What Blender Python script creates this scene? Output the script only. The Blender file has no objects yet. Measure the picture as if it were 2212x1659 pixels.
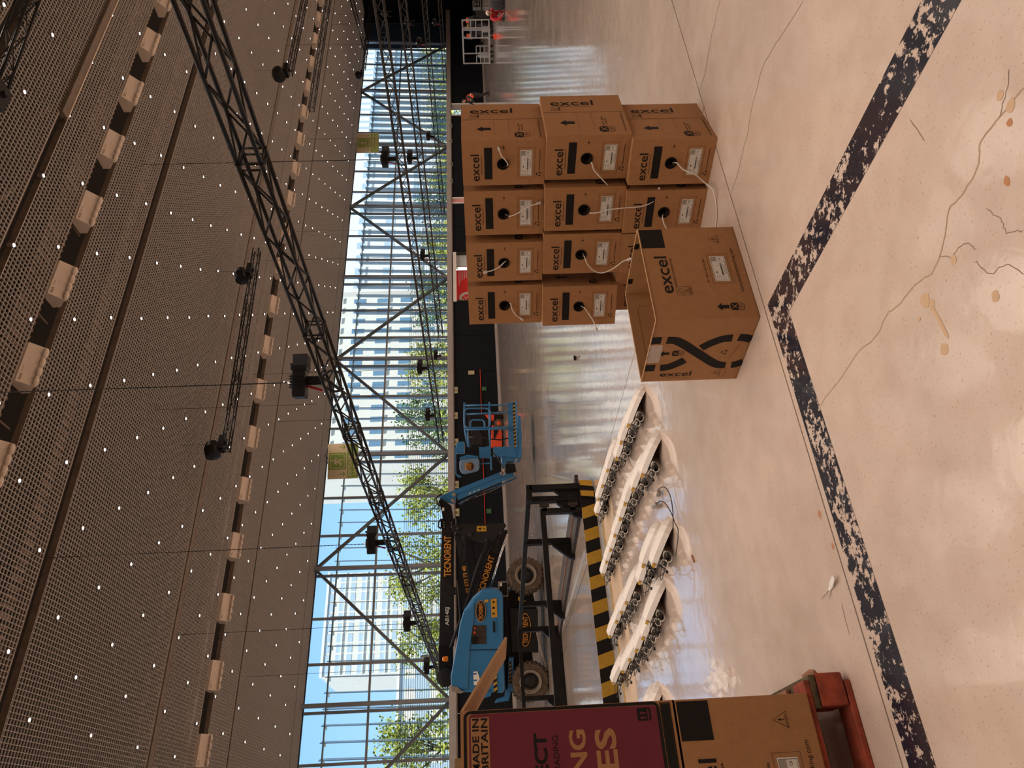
import bpy, bmesh, math, random
from mathutils import Vector, Matrix
import numpy as np
random.seed(7)
SC = bpy.context.scene
COL = SC.collection
V = Vector

# ------------------------------------------------------------------ camera
F, YAW, PIT, ROL = 1556.65338, 0.561557845, 0.0417438458, -0.0344825752
HC = 1.15
fw = V((math.sin(YAW)*math.cos(PIT), math.cos(YAW)*math.cos(PIT), -math.sin(PIT)))
rt0 = V((math.cos(YAW), -math.sin(YAW), 0)); up0 = rt0.cross(fw)
rt = rt0*math.cos(ROL) + up0*math.sin(ROL)
upv = up0*math.cos(ROL) - rt0*math.sin(ROL)
cd = bpy.data.cameras.new('camera'); cam = bpy.data.objects.new('camera', cd); COL.objects.link(cam)
cd.sensor_fit = 'HORIZONTAL'; cd.sensor_width = 36; cd.lens = F/2212*36; cd.clip_start = 0.05; cd.clip_end = 600
cx, cy, cz = -upv, rt, -fw       # the phone was held on its side: world down runs to the picture's right
cam.matrix_world = Matrix(((cx.x, cy.x, cz.x, 0), (cx.y, cy.y, cz.y, 0), (cx.z, cy.z, cz.z, HC), (0, 0, 0, 1)))
SC.camera = cam
CAM = V((0, 0, HC))
def ray(x, y):
    a = (1659 - y) - 829.5; b = x - 1106
    return fw + rt*(a/F) - upv*(b/F)
def PZ(x, y, z): d = ray(x, y); return CAM + d*((z-HC)/d.z)
def PY(x, y, Y): d = ray(x, y); return CAM + d*(Y/d.y)
def PXX(x, y, X): d = ray(x, y); return CAM + d*(X/d.x)

# ------------------------------------------------------------------ world, sun, exposure
SUN_EL, SUN_AZ = math.radians(42), math.radians(-115)
w = bpy.data.worlds.new('sky'); SC.world = w; w.use_nodes = True
nt = w.node_tree; bg = nt.nodes['Background']
tcw = nt.nodes.new('ShaderNodeTexCoord'); sx = nt.nodes.new('ShaderNodeSeparateXYZ'); rp = nt.nodes.new('ShaderNodeValToRGB')
nt.links.new(tcw.outputs['Generated'], sx.inputs[0]); nt.links.new(sx.outputs[2], rp.inputs[0]); nt.links.new(rp.outputs[0], bg.inputs[0])
e_ = rp.color_ramp.elements; e_[0].position = 0.0; e_[0].color = (.52, .74, .92, 1); e_[1].position = 1.0; e_[1].color = (.10, .26, .62, 1)
for p_, c_ in ((.10, (.40, .66, .95)), (.28, (.28, .54, .91)), (.6, (.15, .36, .75))): q_ = e_.new(p_); q_.color = (*c_, 1)
bg.inputs[1].default_value = 1.35
sl = bpy.data.lights.new('sun', 'SUN'); sl.energy = 6.5; sl.angle = math.radians(0.6); sl.color = (1, .95, .86)
so = bpy.data.objects.new('sun', sl); COL.objects.link(so)
so.rotation_euler = V((-0.45, -0.62, 0.95)).to_track_quat('Z', 'Y').to_euler()
LAMP_W = 80.0; LAMP_COL = (1.0, .83, .70)
SC.view_settings.view_transform = 'Standard'; SC.view_settings.look = 'None'
SC.view_settings.exposure = 0.0; SC.view_settings.gamma = 1; SC.view_settings.use_curve_mapping = False
SC.cycles.use_denoising = True; SC.cycles.max_bounces = 8; SC.cycles.diffuse_bounces = 4
SC.cycles.glossy_bounces = 4; SC.cycles.transparent_max_bounces = 16; SC.cycles.sample_clamp_indirect = 6
SC.cycles.caustics_reflective = False; SC.cycles.caustics_refractive = False

# ------------------------------------------------------------------ materials
def mat(name, col, rough=.6, metal=0, noise=0, scale=8, bump=0, bscale=60, emit=0, spec=None, col2=None, alpha=1):
    m = bpy.data.materials.new(name); m.use_nodes = True; t = m.node_tree; b = t.nodes['Principled BSDF']
    c = (*col, 1)
    b.inputs['Base Color'].default_value = c; b.inputs['Roughness'].default_value = rough; b.inputs['Metallic'].default_value = metal
    if spec is not None: b.inputs['Specular IOR Level'].default_value = spec
    if alpha < 1: b.inputs['Alpha'].default_value = alpha
    tc = t.nodes.new('ShaderNodeTexCoord')
    if noise or col2:
        n = t.nodes.new('ShaderNodeTexNoise'); n.inputs['Scale'].default_value = scale; n.inputs['Detail'].default_value = 5
        t.links.new(tc.outputs['Object'], n.inputs['Vector'])
        r = t.nodes.new('ShaderNodeValToRGB'); r.color_ramp.elements[0].position = .3; r.color_ramp.elements[1].position = .7
        k = noise or .2
        r.color_ramp.elements[0].color = tuple(x*(1-k) for x in col) + (1,)
        r.color_ramp.elements[1].color = (*(col2 or tuple(min(1, x*(1+k)) for x in col)), 1)
        t.links.new(n.outputs[0], r.inputs[0]); t.links.new(r.outputs[0], b.inputs['Base Color'])
    if bump:
        n2 = t.nodes.new('ShaderNodeTexNoise'); n2.inputs['Scale'].default_value = bscale; n2.inputs['Detail'].default_value = 3
        t.links.new(tc.outputs['Object'], n2.inputs['Vector'])
        bp = t.nodes.new('ShaderNodeBump'); bp.inputs['Strength'].default_value = bump; bp.inputs['Distance'].default_value = .01
        t.links.new(n2.outputs[0], bp.inputs['Height']); t.links.new(bp.outputs[0], b.inputs['Normal'])
    if emit:
        b.inputs['Emission Color'].default_value = c; b.inputs['Emission Strength'].default_value = emit
    return m
M = {}
M['card'] = mat('kraft_cardboard', (.33, .155, .057), .75, noise=.06, scale=30, bump=.12, bscale=160)
M['card_edge'] = mat('cardboard_edge', (.42, .25, .12), .8, noise=.1, scale=90)
M['card_in'] = mat('cardboard_inside', (.40, .20, .08), .8, noise=.06, scale=20)
M['ink'] = mat('black_print', (.012, .010, .009), .6, spec=.18)
M['ink_brown'] = mat('brown_print', (.09, .045, .02), .7)
M['hole'] = mat('dark_interior', (.012, .008, .006), .9)
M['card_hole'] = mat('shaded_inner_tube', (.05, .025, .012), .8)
M['paper'] = mat('white_label', (.62, .57, .50), .6, noise=.03, scale=60)
M['paper_grey'] = mat('grey_label_patch', (.28, .25, .2), .6)
M['magenta'] = mat('magenta_print', (.135, .007, .022), .6, noise=.05, scale=14)
M['cable'] = mat('white_cable', (.66, .58, .50), .45)
M['plug'] = mat('clear_plug', (.75, .68, .62), .15, alpha=.75)
M['steel_blk'] = mat('black_painted_steel', (.012, .011, .011), .42, noise=.3, scale=9, bump=.05, spec=.18)
M['steel_edge'] = mat('worn_brown_steel', (.03, .02, .015), .5, noise=.5, scale=12)
M['truss'] = mat('black_truss_tube', (.016, .014, .013), .38, metal=.3, spec=.18)
M['grille'] = mat('ceiling_grille_paint', (.50, .465, .435), .5)
M['deck'] = mat('roof_deck', (.26, .20, .16), .8, noise=.3, scale=3)
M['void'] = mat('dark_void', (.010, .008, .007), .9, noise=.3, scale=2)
M['duct'] = mat('beige_duct_metal', (.66, .56, .46), .55, noise=.04, scale=14)
M['duct_dark'] = mat('steel_beam', (.16, .12, .09), .6, noise=.2, scale=5)
M['led'] = mat('led_lens', (1, .97, .92), .3, emit=14); M['led'].cycles.emission_sampling = 'NONE'
M['led_ring'] = mat('led_housing', (.25, .2, .17), .5)
M['alu'] = mat('aluminium', (.55, .56, .56), .35, metal=.7)
M['frame'] = mat('grey_window_steel', (.34, .36, .37), .35, metal=.4)
M['brace'] = mat('dark_brace_steel', (.12, .13, .125), .45)
M['ledge'] = mat('grey_ledge', (.36, .33, .31), .5, noise=.06, scale=3)
M['fin'] = mat('pale_glass_fin', (.38, .52, .60), .25, noise=.06, scale=2, alpha=.72)
M['blackwall'] = mat('black_wall_panel', (.006, .007, .011), .75, noise=.2, scale=4, spec=.18)
M['wood'] = mat('brown_wood_panel', (.16, .085, .04), .5, noise=.25, scale=3)
M['wallgrey'] = mat('dark_back_wall', (.26, .20, .16), .8, noise=.1, scale=2)
M['blue'] = mat('lift_blue_paint', (.030, .165, .36), .34, noise=.06, scale=5)
M['blue_lt'] = mat('pale_blue_box', (.13, .22, .34), .45)
M['grey_dk'] = mat('dark_grey_paint', (.017, .016, .016), .5, spec=.25, noise=.15, scale=6)
M['yellow'] = mat('hazard_yellow', (.48, .26, .018), .5, noise=.10, scale=25)
M['orange_txt'] = mat('amber_lettering', (.62, .26, .03), .5)
M['white'] = mat('white_paint', (.75, .72, .68), .45)
M['green'] = mat('exit_sign_green', (.16, .25, .035), .5)
M['green_dk'] = mat('small_exit_green', (.04, .14, .05), .5)
M['cream'] = mat('sign_cream', (.50, .40, .26), .5)
M['rubber'] = mat('dirty_tyre_rubber', (.075, .050, .032), .85, noise=.45, scale=14, bump=.4, bscale=30)
M['rim'] = mat('wheel_rim', (.24, .20, .16), .5, noise=.2, scale=20)
M['orange'] = mat('orange_red_paint', (.62, .060, .018), .4)
M['amber'] = mat('amber_beacon', (.75, .20, .02), .2)
M['white_shell'] = mat('white_plastic_shell', (.74, .68, .63), .38)
M['shell_in'] = mat('shell_inside_grey', (.22, .17, .14), .6)
M['bracket'] = mat('galvanised_bracket', (.38, .33, .28), .35, metal=.8)
M['blkcable'] = mat('black_cable', (.012, .010, .010), .4)
M['redwood'] = mat('red_painted_wood', (.27, .045, .018), .75, noise=.4, scale=18, bump=.4, bscale=60)
M['oldwood'] = mat('mossy_wood', (.085, .060, .028), .9, noise=.6, scale=40, bump=.5, bscale=120)
M['woodchip'] = mat('worn_wood_board', (.30, .14, .08), .8, noise=.3, scale=30, bump=.4, bscale=80)
M['film'] = mat('clear_film', (.9, .88, .85), .12, alpha=.35, bump=.8, bscale=30)
M['red'] = mat('red_cloth', (.42, .02, .03), .8)
M['hivis'] = mat('hi_vis_orange', (.85, .12, .04), .7)
M['hivis_y'] = mat('hi_vis_yellow', (.70, .60, .05), .7)
M['skin'] = mat('skin', (.45, .22, .14), .6)
M['cloth'] = mat('dark_cloth', (.02, .02, .025), .85)
M['trous'] = mat('beige_trousers', (.35, .27, .2), .85)
M['helmet'] = mat('white_helmet', (.75, .66, .55), .4)
M['cone'] = mat('cone_red', (.75, .06, .03), .5)
M['redpanel'] = mat('red_poster', (.85, .03, .035), .5)
M['pinkpanel'] = mat('pale_pink_stripes', (.85, .4, .42), .5)
M['door_grey'] = mat('pale_grey_door', (.55, .60, .62), .5)
M['leaf_y'] = mat('yellow_green_leaves', (.34, .36, .045), .7, noise=.35, scale=1.5)
M['leaf_d'] = mat('green_leaves', (.12, .20, .05), .7, noise=.35, scale=1.5)
M['bark'] = mat('bark', (.12, .09, .06), .9)
M['bld'] = mat('pale_building_render', (.72, .66, .56), .8, noise=.04, scale=.4)
M['bld2'] = mat('blue_grey_building', (.42, .52, .58), .8, noise=.05, scale=.4)
M['bldglass'] = mat('building_window', (.14, .24, .33), .2)
M['pave'] = mat('outside_paving', (.42, .38, .33), .9, noise=.1, scale=.5)
M['awning'] = mat('red_white_awning', (.6, .25, .22), .7)
M['stain'] = mat('tan_stain', (.50, .34, .21), .4, spec=.2)
M['stain_r'] = mat('rust_stain', (.42, .19, .09), .4, spec=.2)
M['crackm'] = mat('crack_fill', (.38, .26, .175), .9, spec=.1)
M['crackd'] = mat('crack_dark', (.20, .14, .10), .8)
M['gap'] = mat('joint_filler', (.05, .04, .035), .9)
M['chrome'] = mat('chrome_rod', (.8, .8, .8), .12, metal=1)

def floor_material(name, col, spots=True, rough=.16):
    m = bpy.data.materials.new(name); m.use_nodes = True; t = m.node_tree; b = t.nodes['Principled BSDF']; L = t.links.new
    tc = t.nodes.new('ShaderNodeTexCoord')
    def noise(s, d=4, vec=None, dist=0):
        n = t.nodes.new('ShaderNodeTexNoise'); n.inputs['Scale'].default_value = s; n.inputs['Detail'].default_value = d; n.inputs['Distortion'].default_value = dist
        L(vec or tc.outputs['Object'], n.inputs['Vector']); return n.outputs[0]
    def ramp(src, a, ca, bb, cb):
        r = t.nodes.new('ShaderNodeValToRGB'); r.color_ramp.elements[0].position = a; r.color_ramp.elements[1].position = bb
        r.color_ramp.elements[0].color = (*ca, 1); r.color_ramp.elements[1].color = (*cb, 1); L(src, r.inputs[0]); return r.outputs[0]
    def mul(x, y, f=1):
        mm = t.nodes.new('ShaderNodeMix'); mm.data_type = 'RGBA'; mm.blend_type = 'MULTIPLY'; mm.inputs[0].default_value = f
        L(x, mm.inputs[6]); L(y, mm.inputs[7]); return mm.outputs[2]
    base = ramp(noise(1.1, 6, dist=.6), .3, tuple(c*.90 for c in col), .7, tuple(min(1, c*1.06) for c in col))
    base = mul(base, ramp(noise(7, 5), .35, (.93, .91, .90), .6, (1, 1, 1)))
    if spots:
        vo = t.nodes.new('ShaderNodeTexVoronoi'); vo.inputs['Scale'].default_value = 34; L(tc.outputs['Object'], vo.inputs['Vector'])
        sp = ramp(vo.outputs['Distance'], .035, (.26, .19, .14), .055, (1, 1, 1))
        base = mul(base, sp, .8)
        base = mul(base, ramp(noise(120, 2), .30, (.70, .62, .55), .36, (1, 1, 1)), .8)
    L(base, b.inputs['Base Color'])
    rr = ramp(noise(2.2, 5), .3, (rough*.7,)*3, .75, (rough*1.5,)*3); L(rr, b.inputs['Roughness'])
    b.inputs['Specular IOR Level'].default_value = .3; b.inputs['Coat Weight'].default_value = 1.0 if rough < .25 else 0; b.inputs['Coat Roughness'].default_value = .07; b.inputs['Coat IOR'].default_value = 1.52
    mp = t.nodes.new('ShaderNodeMapping'); L(tc.outputs['Object'], mp.inputs[0])
    bp = t.nodes.new('ShaderNodeBump'); bp.inputs['Strength'].default_value = .07; bp.inputs['Distance'].default_value = .01
    ad = t.nodes.new('ShaderNodeMath'); ad.operation = 'MULTIPLY_ADD'; L(noise(1.8, 3), ad.inputs[0]); ad.inputs[1].default_value = 2.2; L(noise(13, 3), ad.inputs[2])
    L(ad.outputs[0], bp.inputs['Height']); L(bp.outputs[0], b.inputs['Normal']); L(bp.outputs[0], b.inputs['Coat Normal'])
    return m, t, b, base
FCOL = (.60, .475, .395)
M['floor'] = floor_material('polished_concrete', FCOL)[0]
M['matte_floor'] = floor_material('matte_beige_strip', (.50, .37, .26), rough=.5)[0]
M['floorstrip'] = floor_material('grey_floor_strip', (.33, .31, .30), rough=.3)[0]
mw, t_, b_, base_ = floor_material('worn_navy_floor_paint', FCOL)
n_ = t_.nodes.new('ShaderNodeTexNoise'); n_.inputs['Scale'].default_value = 26; n_.inputs['Detail'].default_value = 9; n_.inputs['Roughness'].default_value = .72
n2_ = t_.nodes.new('ShaderNodeTexNoise'); n2_.inputs['Scale'].default_value = 5; n2_.inputs['Detail'].default_value = 3
tc_ = t_.nodes.new('ShaderNodeTexCoord'); t_.links.new(tc_.outputs['Object'], n_.inputs['Vector']); t_.links.new(tc_.outputs['Object'], n2_.inputs['Vector'])
ad_ = t_.nodes.new('ShaderNodeMath'); ad_.operation = 'MULTIPLY_ADD'; t_.links.new(n2_.outputs[0], ad_.inputs[0]); ad_.inputs[1].default_value = .45; t_.links.new(n_.outputs[0], ad_.inputs[2])
r_ = t_.nodes.new('ShaderNodeValToRGB'); r_.color_ramp.elements[0].position = .755; r_.color_ramp.elements[1].position = .775
t_.links.new(ad_.outputs[0], r_.inputs[0])
mx_ = t_.nodes.new('ShaderNodeMix'); mx_.data_type = 'RGBA'; t_.links.new(r_.outputs[0], mx_.inputs[0]); mx_.inputs[6].default_value = (.014, .017, .028, 1)
t_.links.new(base_, mx_.inputs[7]); t_.links.new(mx_.outputs[2], b_.inputs['Base Color']); M['tape'] = mw
# glass that lets daylight straight through
g = bpy.data.materials.new('window_glass'); g.use_nodes = True; t = g.node_tree; t.nodes.clear()
o_ = t.nodes.new('ShaderNodeOutputMaterial'); a_ = t.nodes.new('ShaderNodeBsdfTransparent'); a_.inputs[0].default_value = (.86, .93, .95, 1)
gl = t.nodes.new('ShaderNodeBsdfGlossy'); gl.inputs['Roughness'].default_value = .02; mm = t.nodes.new('ShaderNodeMixShader')
fr = t.nodes.new('ShaderNodeFresnel'); fr.inputs[0].default_value = 1.35
t.links.new(fr.outputs[0], mm.inputs[0]); t.links.new(a_.outputs[0], mm.inputs[1]); t.links.new(gl.outputs[0], mm.inputs[2]); t.links.new(mm.outputs[0], o_.inputs[0])
M['glass'] = g

# ------------------------------------------------------------------ mesh helpers
class MB:
    def __init__(s): s.v = []; s.f = []
    def add(s, vs, fs):
        k = len(s.v); s.v += [tuple(x) for x in vs]; s.f += [tuple(i+k for i in q) for q in fs]; return s
    def box(s, c, d, R=None):
        c = V(c); h = V(d)/2; vs = []
        for sx in (-1, 1):
            for sy in (-1, 1):
                for sz in (-1, 1):
                    p = V((sx*h.x, sy*h.y, sz*h.z)); vs.append(c + (R @ p if R else p))
        return s.add(vs, [(0, 1, 3, 2), (4, 6, 7, 5), (0, 4, 5, 1), (2, 3, 7, 6), (0, 2, 6, 4), (1, 5, 7, 3)])
    def bx(s, x0, x1, y0, y1, z0, z1): return s.box(((x0+x1)/2, (y0+y1)/2, (z0+z1)/2), (abs(x1-x0), abs(y1-y0), abs(z1-z0)))
    def bar(s, a, b, w, h=None, up=(0, 0, 1)):      # square bar between two points
        a = V(a); b = V(b); d = (b-a); L = d.length; d.normalize(); h = h or w
        u = V(up)
        if abs(d.dot(u)) > .99: u = V((1, 0, 0))
        x = d.cross(u).normalized(); y = x.cross(d)
        vs = [p + x*(sx*w/2) + y*(sy*h/2) for p in (a, b) for sx, sy in ((-1, -1), (1, -1), (1, 1), (-1, 1))]
        return s.add(vs, [(0, 3, 2, 1), (4, 5, 6, 7), (0, 1, 5, 4), (1, 2, 6, 5), (2, 3, 7, 6), (3, 0, 4, 7)])
    def tube(s, a, b, r, n=8, r2=None, cap=True):
        return s.path([a, b], r, n, r2, cap)
    def path(s, pts, r, n=6, r2=None, cap=True):
        pts = [V(p) for p in pts]; k = len(s.v); m = len(pts); prev = None
        for i, p in enumerate(pts):
            d = (pts[min(i+1, m-1)] - pts[max(i-1, 0)]).normalized()
            u = prev if prev is not None else (V((0, 0, 1)) if abs(d.z) < .95 else V((1, 0, 0)))
            x = d.cross(u).normalized(); y = x.cross(d); prev = y
            rr = r if r2 is None else r + (r2-r)*i/(m-1)
            for j in range(n):
                a = 2*math.pi*j/n; s.v.append(tuple(p + x*math.cos(a)*rr + y*math.sin(a)*rr))
        for i in range(m-1):
            for j in range(n):
                a = k+i*n+j; b = k+i*n+(j+1) % n; s.f.append((a, b, b+n, a+n))
        if cap: s.f.append(tuple(k+j for j in range(n))[::-1]); s.f.append(tuple(k+(m-1)*n+j for j in range(n)))
        return s
    def prism(s, poly, ext):                         # poly: list of 3D points, ext: vector
        e = V(ext); k = len(s.v); n = len(poly)
        s.v += [tuple(V(p)) for p in poly] + [tuple(V(p)+e) for p in poly]
        s.f.append(tuple(range(k, k+n))); s.f.append(tuple(range(k+2*n-1, k+n-1, -1)))
        for i in range(n): j = (i+1) % n; s.f.append((k+i, k+n+i, k+n+j, k+j))
        return s
    def lathe(s, c, ax, prof, n=20, front=True):                 # prof: (radius, height along ax)
        c = V(c); d = V(ax).normalized(); u = V((0, 0, 1)) if abs(d.z) < .9 else V((1, 0, 0)); x = d.cross(u).normalized(); y = d.cross(x); k = len(s.v)
        for r, h in prof:
            for j in range(n): a = 2*math.pi*j/n; s.v.append(tuple(c + d*h + x*(r*math.cos(a)) + y*(r*math.sin(a))))
        for i in range(len(prof)-1):
            for j in range(n): a = k+i*n+j; b = k+i*n+(j+1) % n; s.f.append((a, b, b+n, a+n))
        if front: s.f.append(tuple(k+j for j in range(n))[::-1])
        s.f.append(tuple(k+(len(prof)-1)*n+j for j in range(n)))
        return s
    def ball(s, c, r, n=10, m=6, sc=(1, 1, 1)):
        c = V(c); k = len(s.v)
        for i in range(m+1):
            th = math.pi*i/m
            for j in range(n): a = 2*math.pi*j/n; s.v.append((c.x+r*sc[0]*math.sin(th)*math.cos(a), c.y+r*sc[1]*math.sin(th)*math.sin(a), c.z+r*sc[2]*math.cos(th)))
        for i in range(m):
            for j in range(n): a = k+i*n+j; b = k+i*n+(j+1) % n; s.f.append((a, a+n, b+n, b))
        return s
    def mesh(s, name, m, smooth=False):
        me = bpy.data.meshes.new(name); me.from_pydata(s.v, [], s.f); me.materials.append(M[m] if isinstance(m, str) else m)
        if smooth: me.polygons.foreach_set('use_smooth', [True]*len(me.polygons))
        me.update(); return me
    def build(s, name, m, parent=None, smooth=False, bevel=0):
        return put(name, s.mesh(name, m, smooth), parent, bevel)
def put(name, me, parent=None, bevel=0):
    o = bpy.data.objects.new(name, me); COL.objects.link(o)
    if parent is not None:
        o.parent = parent
        if parent.get('_w'): o.matrix_parent_inverse = Matrix.Translation(-parent.location)
    if bevel:
        b = o.modifiers.new('bevel', 'BEVEL'); b.width = bevel; b.segments = 2; b.limit_method = 'ANGLE'
    return o
WORLDP = []
def tag(o, label=None, cat=None, group=None, kind=None):
    if label: o['label'] = label
    if cat: o['category'] = cat
    if group: o['group'] = group
    if kind: o['kind'] = kind
    return o
def thing(name, label, cat, loc=(0, 0, 0), group=None, world=True, kind=None):
    o = bpy.data.objects.new(name, None); COL.objects.link(o); o.location = V(loc); o.empty_display_size = .2
    if world: o['_w'] = 1; WORLDP.append(o)
    return tag(o, label, cat, group, kind)
KIDS = {}
def copy_tree(o, parent=None):
    c = o.copy(); COL.objects.link(c)
    if parent is not None: c.parent = parent; c.matrix_parent_inverse = o.matrix_parent_inverse.copy()
    for ch in list(o.children): copy_tree(ch, c)
    return c
TXT = {}
def text_verts(s, bold=0):
    if (s, bold) in TXT: return TXT[(s, bold)]
    c = bpy.data.curves.new('t', 'FONT'); c.body = s; c.size = 1; c.resolution_u = 3; c.offset = bold
    o = bpy.data.objects.new('t', c); COL.objects.link(o)
    me = bpy.data.meshes.new_from_object(o)
    vs = [v.co.copy() for v in me.vertices]; fs = [tuple(p.vertices) for p in me.polygons]
    bpy.data.objects.remove(o); bpy.data.meshes.remove(me)
    x0 = min(v.x for v in vs); x1 = max(v.x for v in vs); y0 = min(v.y for v in vs); y1 = max(v.y for v in vs)
    TXT[(s, bold)] = ([((v.x-x0)/(x1-x0), (v.y-y0)/(y1-y0)) for v in vs], fs); return TXT[(s, bold)]
def text_into(mb, s, o, xd, yd, w, h, bold=0):
    vs, fs = text_verts(s, bold); o = V(o); xd = V(xd).normalized(); yd = V(yd).normalized()
    return mb.add([o + xd*(a*w) + yd*(b*h) for a, b in vs], fs)
class Face:        # a flat face of a box: (u, v) in metres from its top left corner, offset e outwards
    def __init__(s, tl, r, d, n, W, H): s.tl, s.r, s.d, s.n, s.W, s.H = V(tl), V(r).normalized(), V(d).normalized(), V(n).normalized(), W, H
    def p(s, u, v, e=.0008): return s.tl + s.r*(u*s.W) + s.d*(v*s.H) + s.n*e
    def rect(s, mb, u0, v0, u1, v1, e=.0008): return mb.add([s.p(u0, v0, e), s.p(u0, v1, e), s.p(u1, v1, e), s.p(u1, v0, e)], [(0, 1, 2, 3)])
    def poly(s, mb, pts, e=.0008): return mb.add([s.p(*q, e) for q in pts], [tuple(range(len(pts)))])
    def frame(s, mb, u0, v0, u1, v1, t, e=.0008):
        tu, tv = t/s.W, t/s.H
        for a in ((u0, v0, u1, v0+tv), (u0, v1-tv, u1, v1), (u0, v0, u0+tu, v1), (u1-tu, v0, u1, v1)): s.rect(mb, *a, e)
    def text(s, mb, t, u0, v0, u1, v1, e=.0009, bold=0):     # horizontal reading
        return text_into(mb, t, s.p(u0, v1, e), s.r, -s.d, (u1-u0)*s.W, (v1-v0)*s.H, bold)
    def textd(s, mb, t, u0, v0, u1, v1, e=.0009, bold=0):    # reads downwards, letter tops to the right
        return text_into(mb, t, s.p(u0, v0, e), s.d, s.r, (v1-v0)*s.H, (u1-u0)*s.W, bold)
    def line(s, mb, pts, t, e=.0008, closed=False):
        q = [V((u*s.W, v*s.H)) for u, v in pts]; m = len(q)
        if closed: q.append(q[0]); m += 1
        L = []; R = []
        for i in range(m):
            d = (q[min(i+1, m-1)] - q[max(i-1, 0)]); d.normalize(); n = V((-d.y, d.x))*t/2; L.append(q[i]+n); R.append(q[i]-n)
        k = len(mb.v)
        mb.v += [tuple(s.tl + s.r*a.x + s.d*a.y + s.n*e) for a in L+R]
        mb.f += [(k+i, k+i+1, k+m+i+1, k+m+i) for i in range(m-1)]
        return mb
def struct(o, label=None): o['kind'] = 'structure'; return tag(o, label)
def rrect(w0, w1, h0, h1, r, n=4):
    out = []
    for cx_, cy_, a0 in ((w1-r, h0+r, -90), (w1-r, h1-r, 0), (w0+r, h1-r, 90), (w0+r, h0+r, 180)):
        for i in range(n+1): a = math.radians(a0+90*i/n); out.append((cx_+r*math.cos(a), cy_+r*math.sin(a)))
    return out
def bez(p0, p1, p2, p3, n=10):
    return [V(p0)*(1-t)**3 + V(p1)*3*t*(1-t)**2 + V(p2)*3*t*t*(1-t) + V(p3)*t**3 for t in [i/n for i in range(n+1)]]
def spline(pts, k=6):
    pts = [V(p) for p in pts]; out = []
    for i in range(len(pts)-1):
        a, b, c, d = pts[max(i-1, 0)], pts[i], pts[i+1], pts[min(i+2, len(pts)-1)]
        for j in range(k):
            t = j/k; out.append(.5*((2*b) + (c-a)*t + (2*a-5*b+4*c-d)*t*t + (3*b-a-3*c+d)*t**3))
    out.append(pts[-1]); return out

# ================================================================== SETTING
X0, X1, Y0, Y1, ZC = -22.0, 71.0, -26.0, 41.5, 11.65
fl = struct(thing('floor', None, None))
xs = [X0, 3.02, 9.3, 15.6, 21.9, 34, 46, 58, X1]; G = .004
def slab(x0, x1, y0, y1): MB().bx(x0+G, x1-G, y0+G, y1-G, -.12, 0).build('concrete_slab', 'floor', fl)
for i in range(len(xs)-1): slab(xs[i], xs[i+1], 2.28, 43.95)
for a, b in ((X0, 8.2), (8.2, 30), (30, X1)): slab(a, b, -8.0, 2.28)
slab(X0, X1, Y0, -8.0)
MB().bx(X0, X1, Y0, 43.95, -.3, -.02).build('joint_filler', 'gap', fl)
# worn navy floor marking (an L), thin floor strips near the platform
MB().add([(-3, 2.105, .0012), (1.60, 2.105, .0012), (1.60, .2, .0012), (1.745, .2, .0012), (1.745, 2.245, .0012), (-3, 2.245, .0012)], [(0, 1, 2, 3, 4, 5)]).build('worn_floor_marking', 'tape', fl)
MB().bx(-3, 3.0, 6.80, 7.05, -.01, .0018).build('metal_floor_strip', 'floorstrip', fl)
MB().bx(-3, 3.0, 6.735, 6.765, -.01, .0022).build('yellow_floor_line', 'yellow', fl)
MB().bx(-3, 2.9, 6.14, 6.70, -.01, .0014).build('matte_floor_strip', 'matte_floor', fl)
def ribbon(mb, pts, w, z):
    q = [V((p[0], p[1], 0)) for p in pts]; m = len(q); L = []; R = []
    for i in range(m):
        d = (q[min(i+1, m-1)]-q[max(i-1, 0)]).normalized(); n = V((-d.y, d.x, 0))*w/2*(1 if 0 < i < m-1 else .3); L.append(q[i]+n+V((0, 0, z))); R.append(q[i]-n+V((0, 0, z)))
    k = len(mb.v); mb.v += [tuple(a) for a in L+R]; mb.f += [(k+i, k+m+i, k+m+i+1, k+i+1) for i in range(m-1)]
def wig(px, j=.012, k=5):
    p = spline([PZ(x, y, 0) for x, y in px], k); return [(a.x+random.uniform(-j, j), a.y+random.uniform(-j, j)) for a in p]
cr = MB(); ribbon(cr, wig([(2212, 190), (2160, 250), (2118, 310), (2112, 360), (2075, 425), (2050, 455), (2035, 540), (2012, 590), (1975, 615), (1940, 660), (1915, 680), (1890, 730), (1850, 765), (1820, 810), (1790, 850), (1765, 880), (1735, 890)], .003), .0042, .0006)
cr.build('floor_crack', 'crackm', fl)
cr = MB()
ribbon(cr, wig([(1735, 0), (1700, 60), (1660, 120), (1632, 200), (1610, 310), (1580, 420)], .006), .003, .0006)
ribbon(cr, wig([(1555, 0), (1535, 90), (1525, 150), (1508, 200)], .008), .004, .0006)
ribbon(cr, wig([(2030, 550), (2055, 556), (2075, 530), (2095, 528), (2110, 540)], .004), .002, .0006)
ribbon(cr, wig([(2105, 565), (2140, 590), (2175, 570), (2212, 595)], .004), .002, .0006)
ribbon(cr, wig([(2130, 450), (2160, 470), (2175, 500), (2212, 495)], .004), .002, .0006)
ribbon(cr, wig([(2160, 250), (2172, 200), (2180, 150)], .004), .002, .0006)
ribbon(cr, wig([(1965, 258), (1985, 285), (1998, 305)], .001), .0025, .0006)
ribbon(cr, wig([(1818, 1302), (1828, 1345), (1836, 1372)], .001), .003, .0006)
ribbon(cr, wig([(1565, 1455), (1569, 1482)], .001), .004, .0006)
cr.build('fine_floor_crack', 'crackd', fl)
st = MB(); sr = MB()
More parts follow.
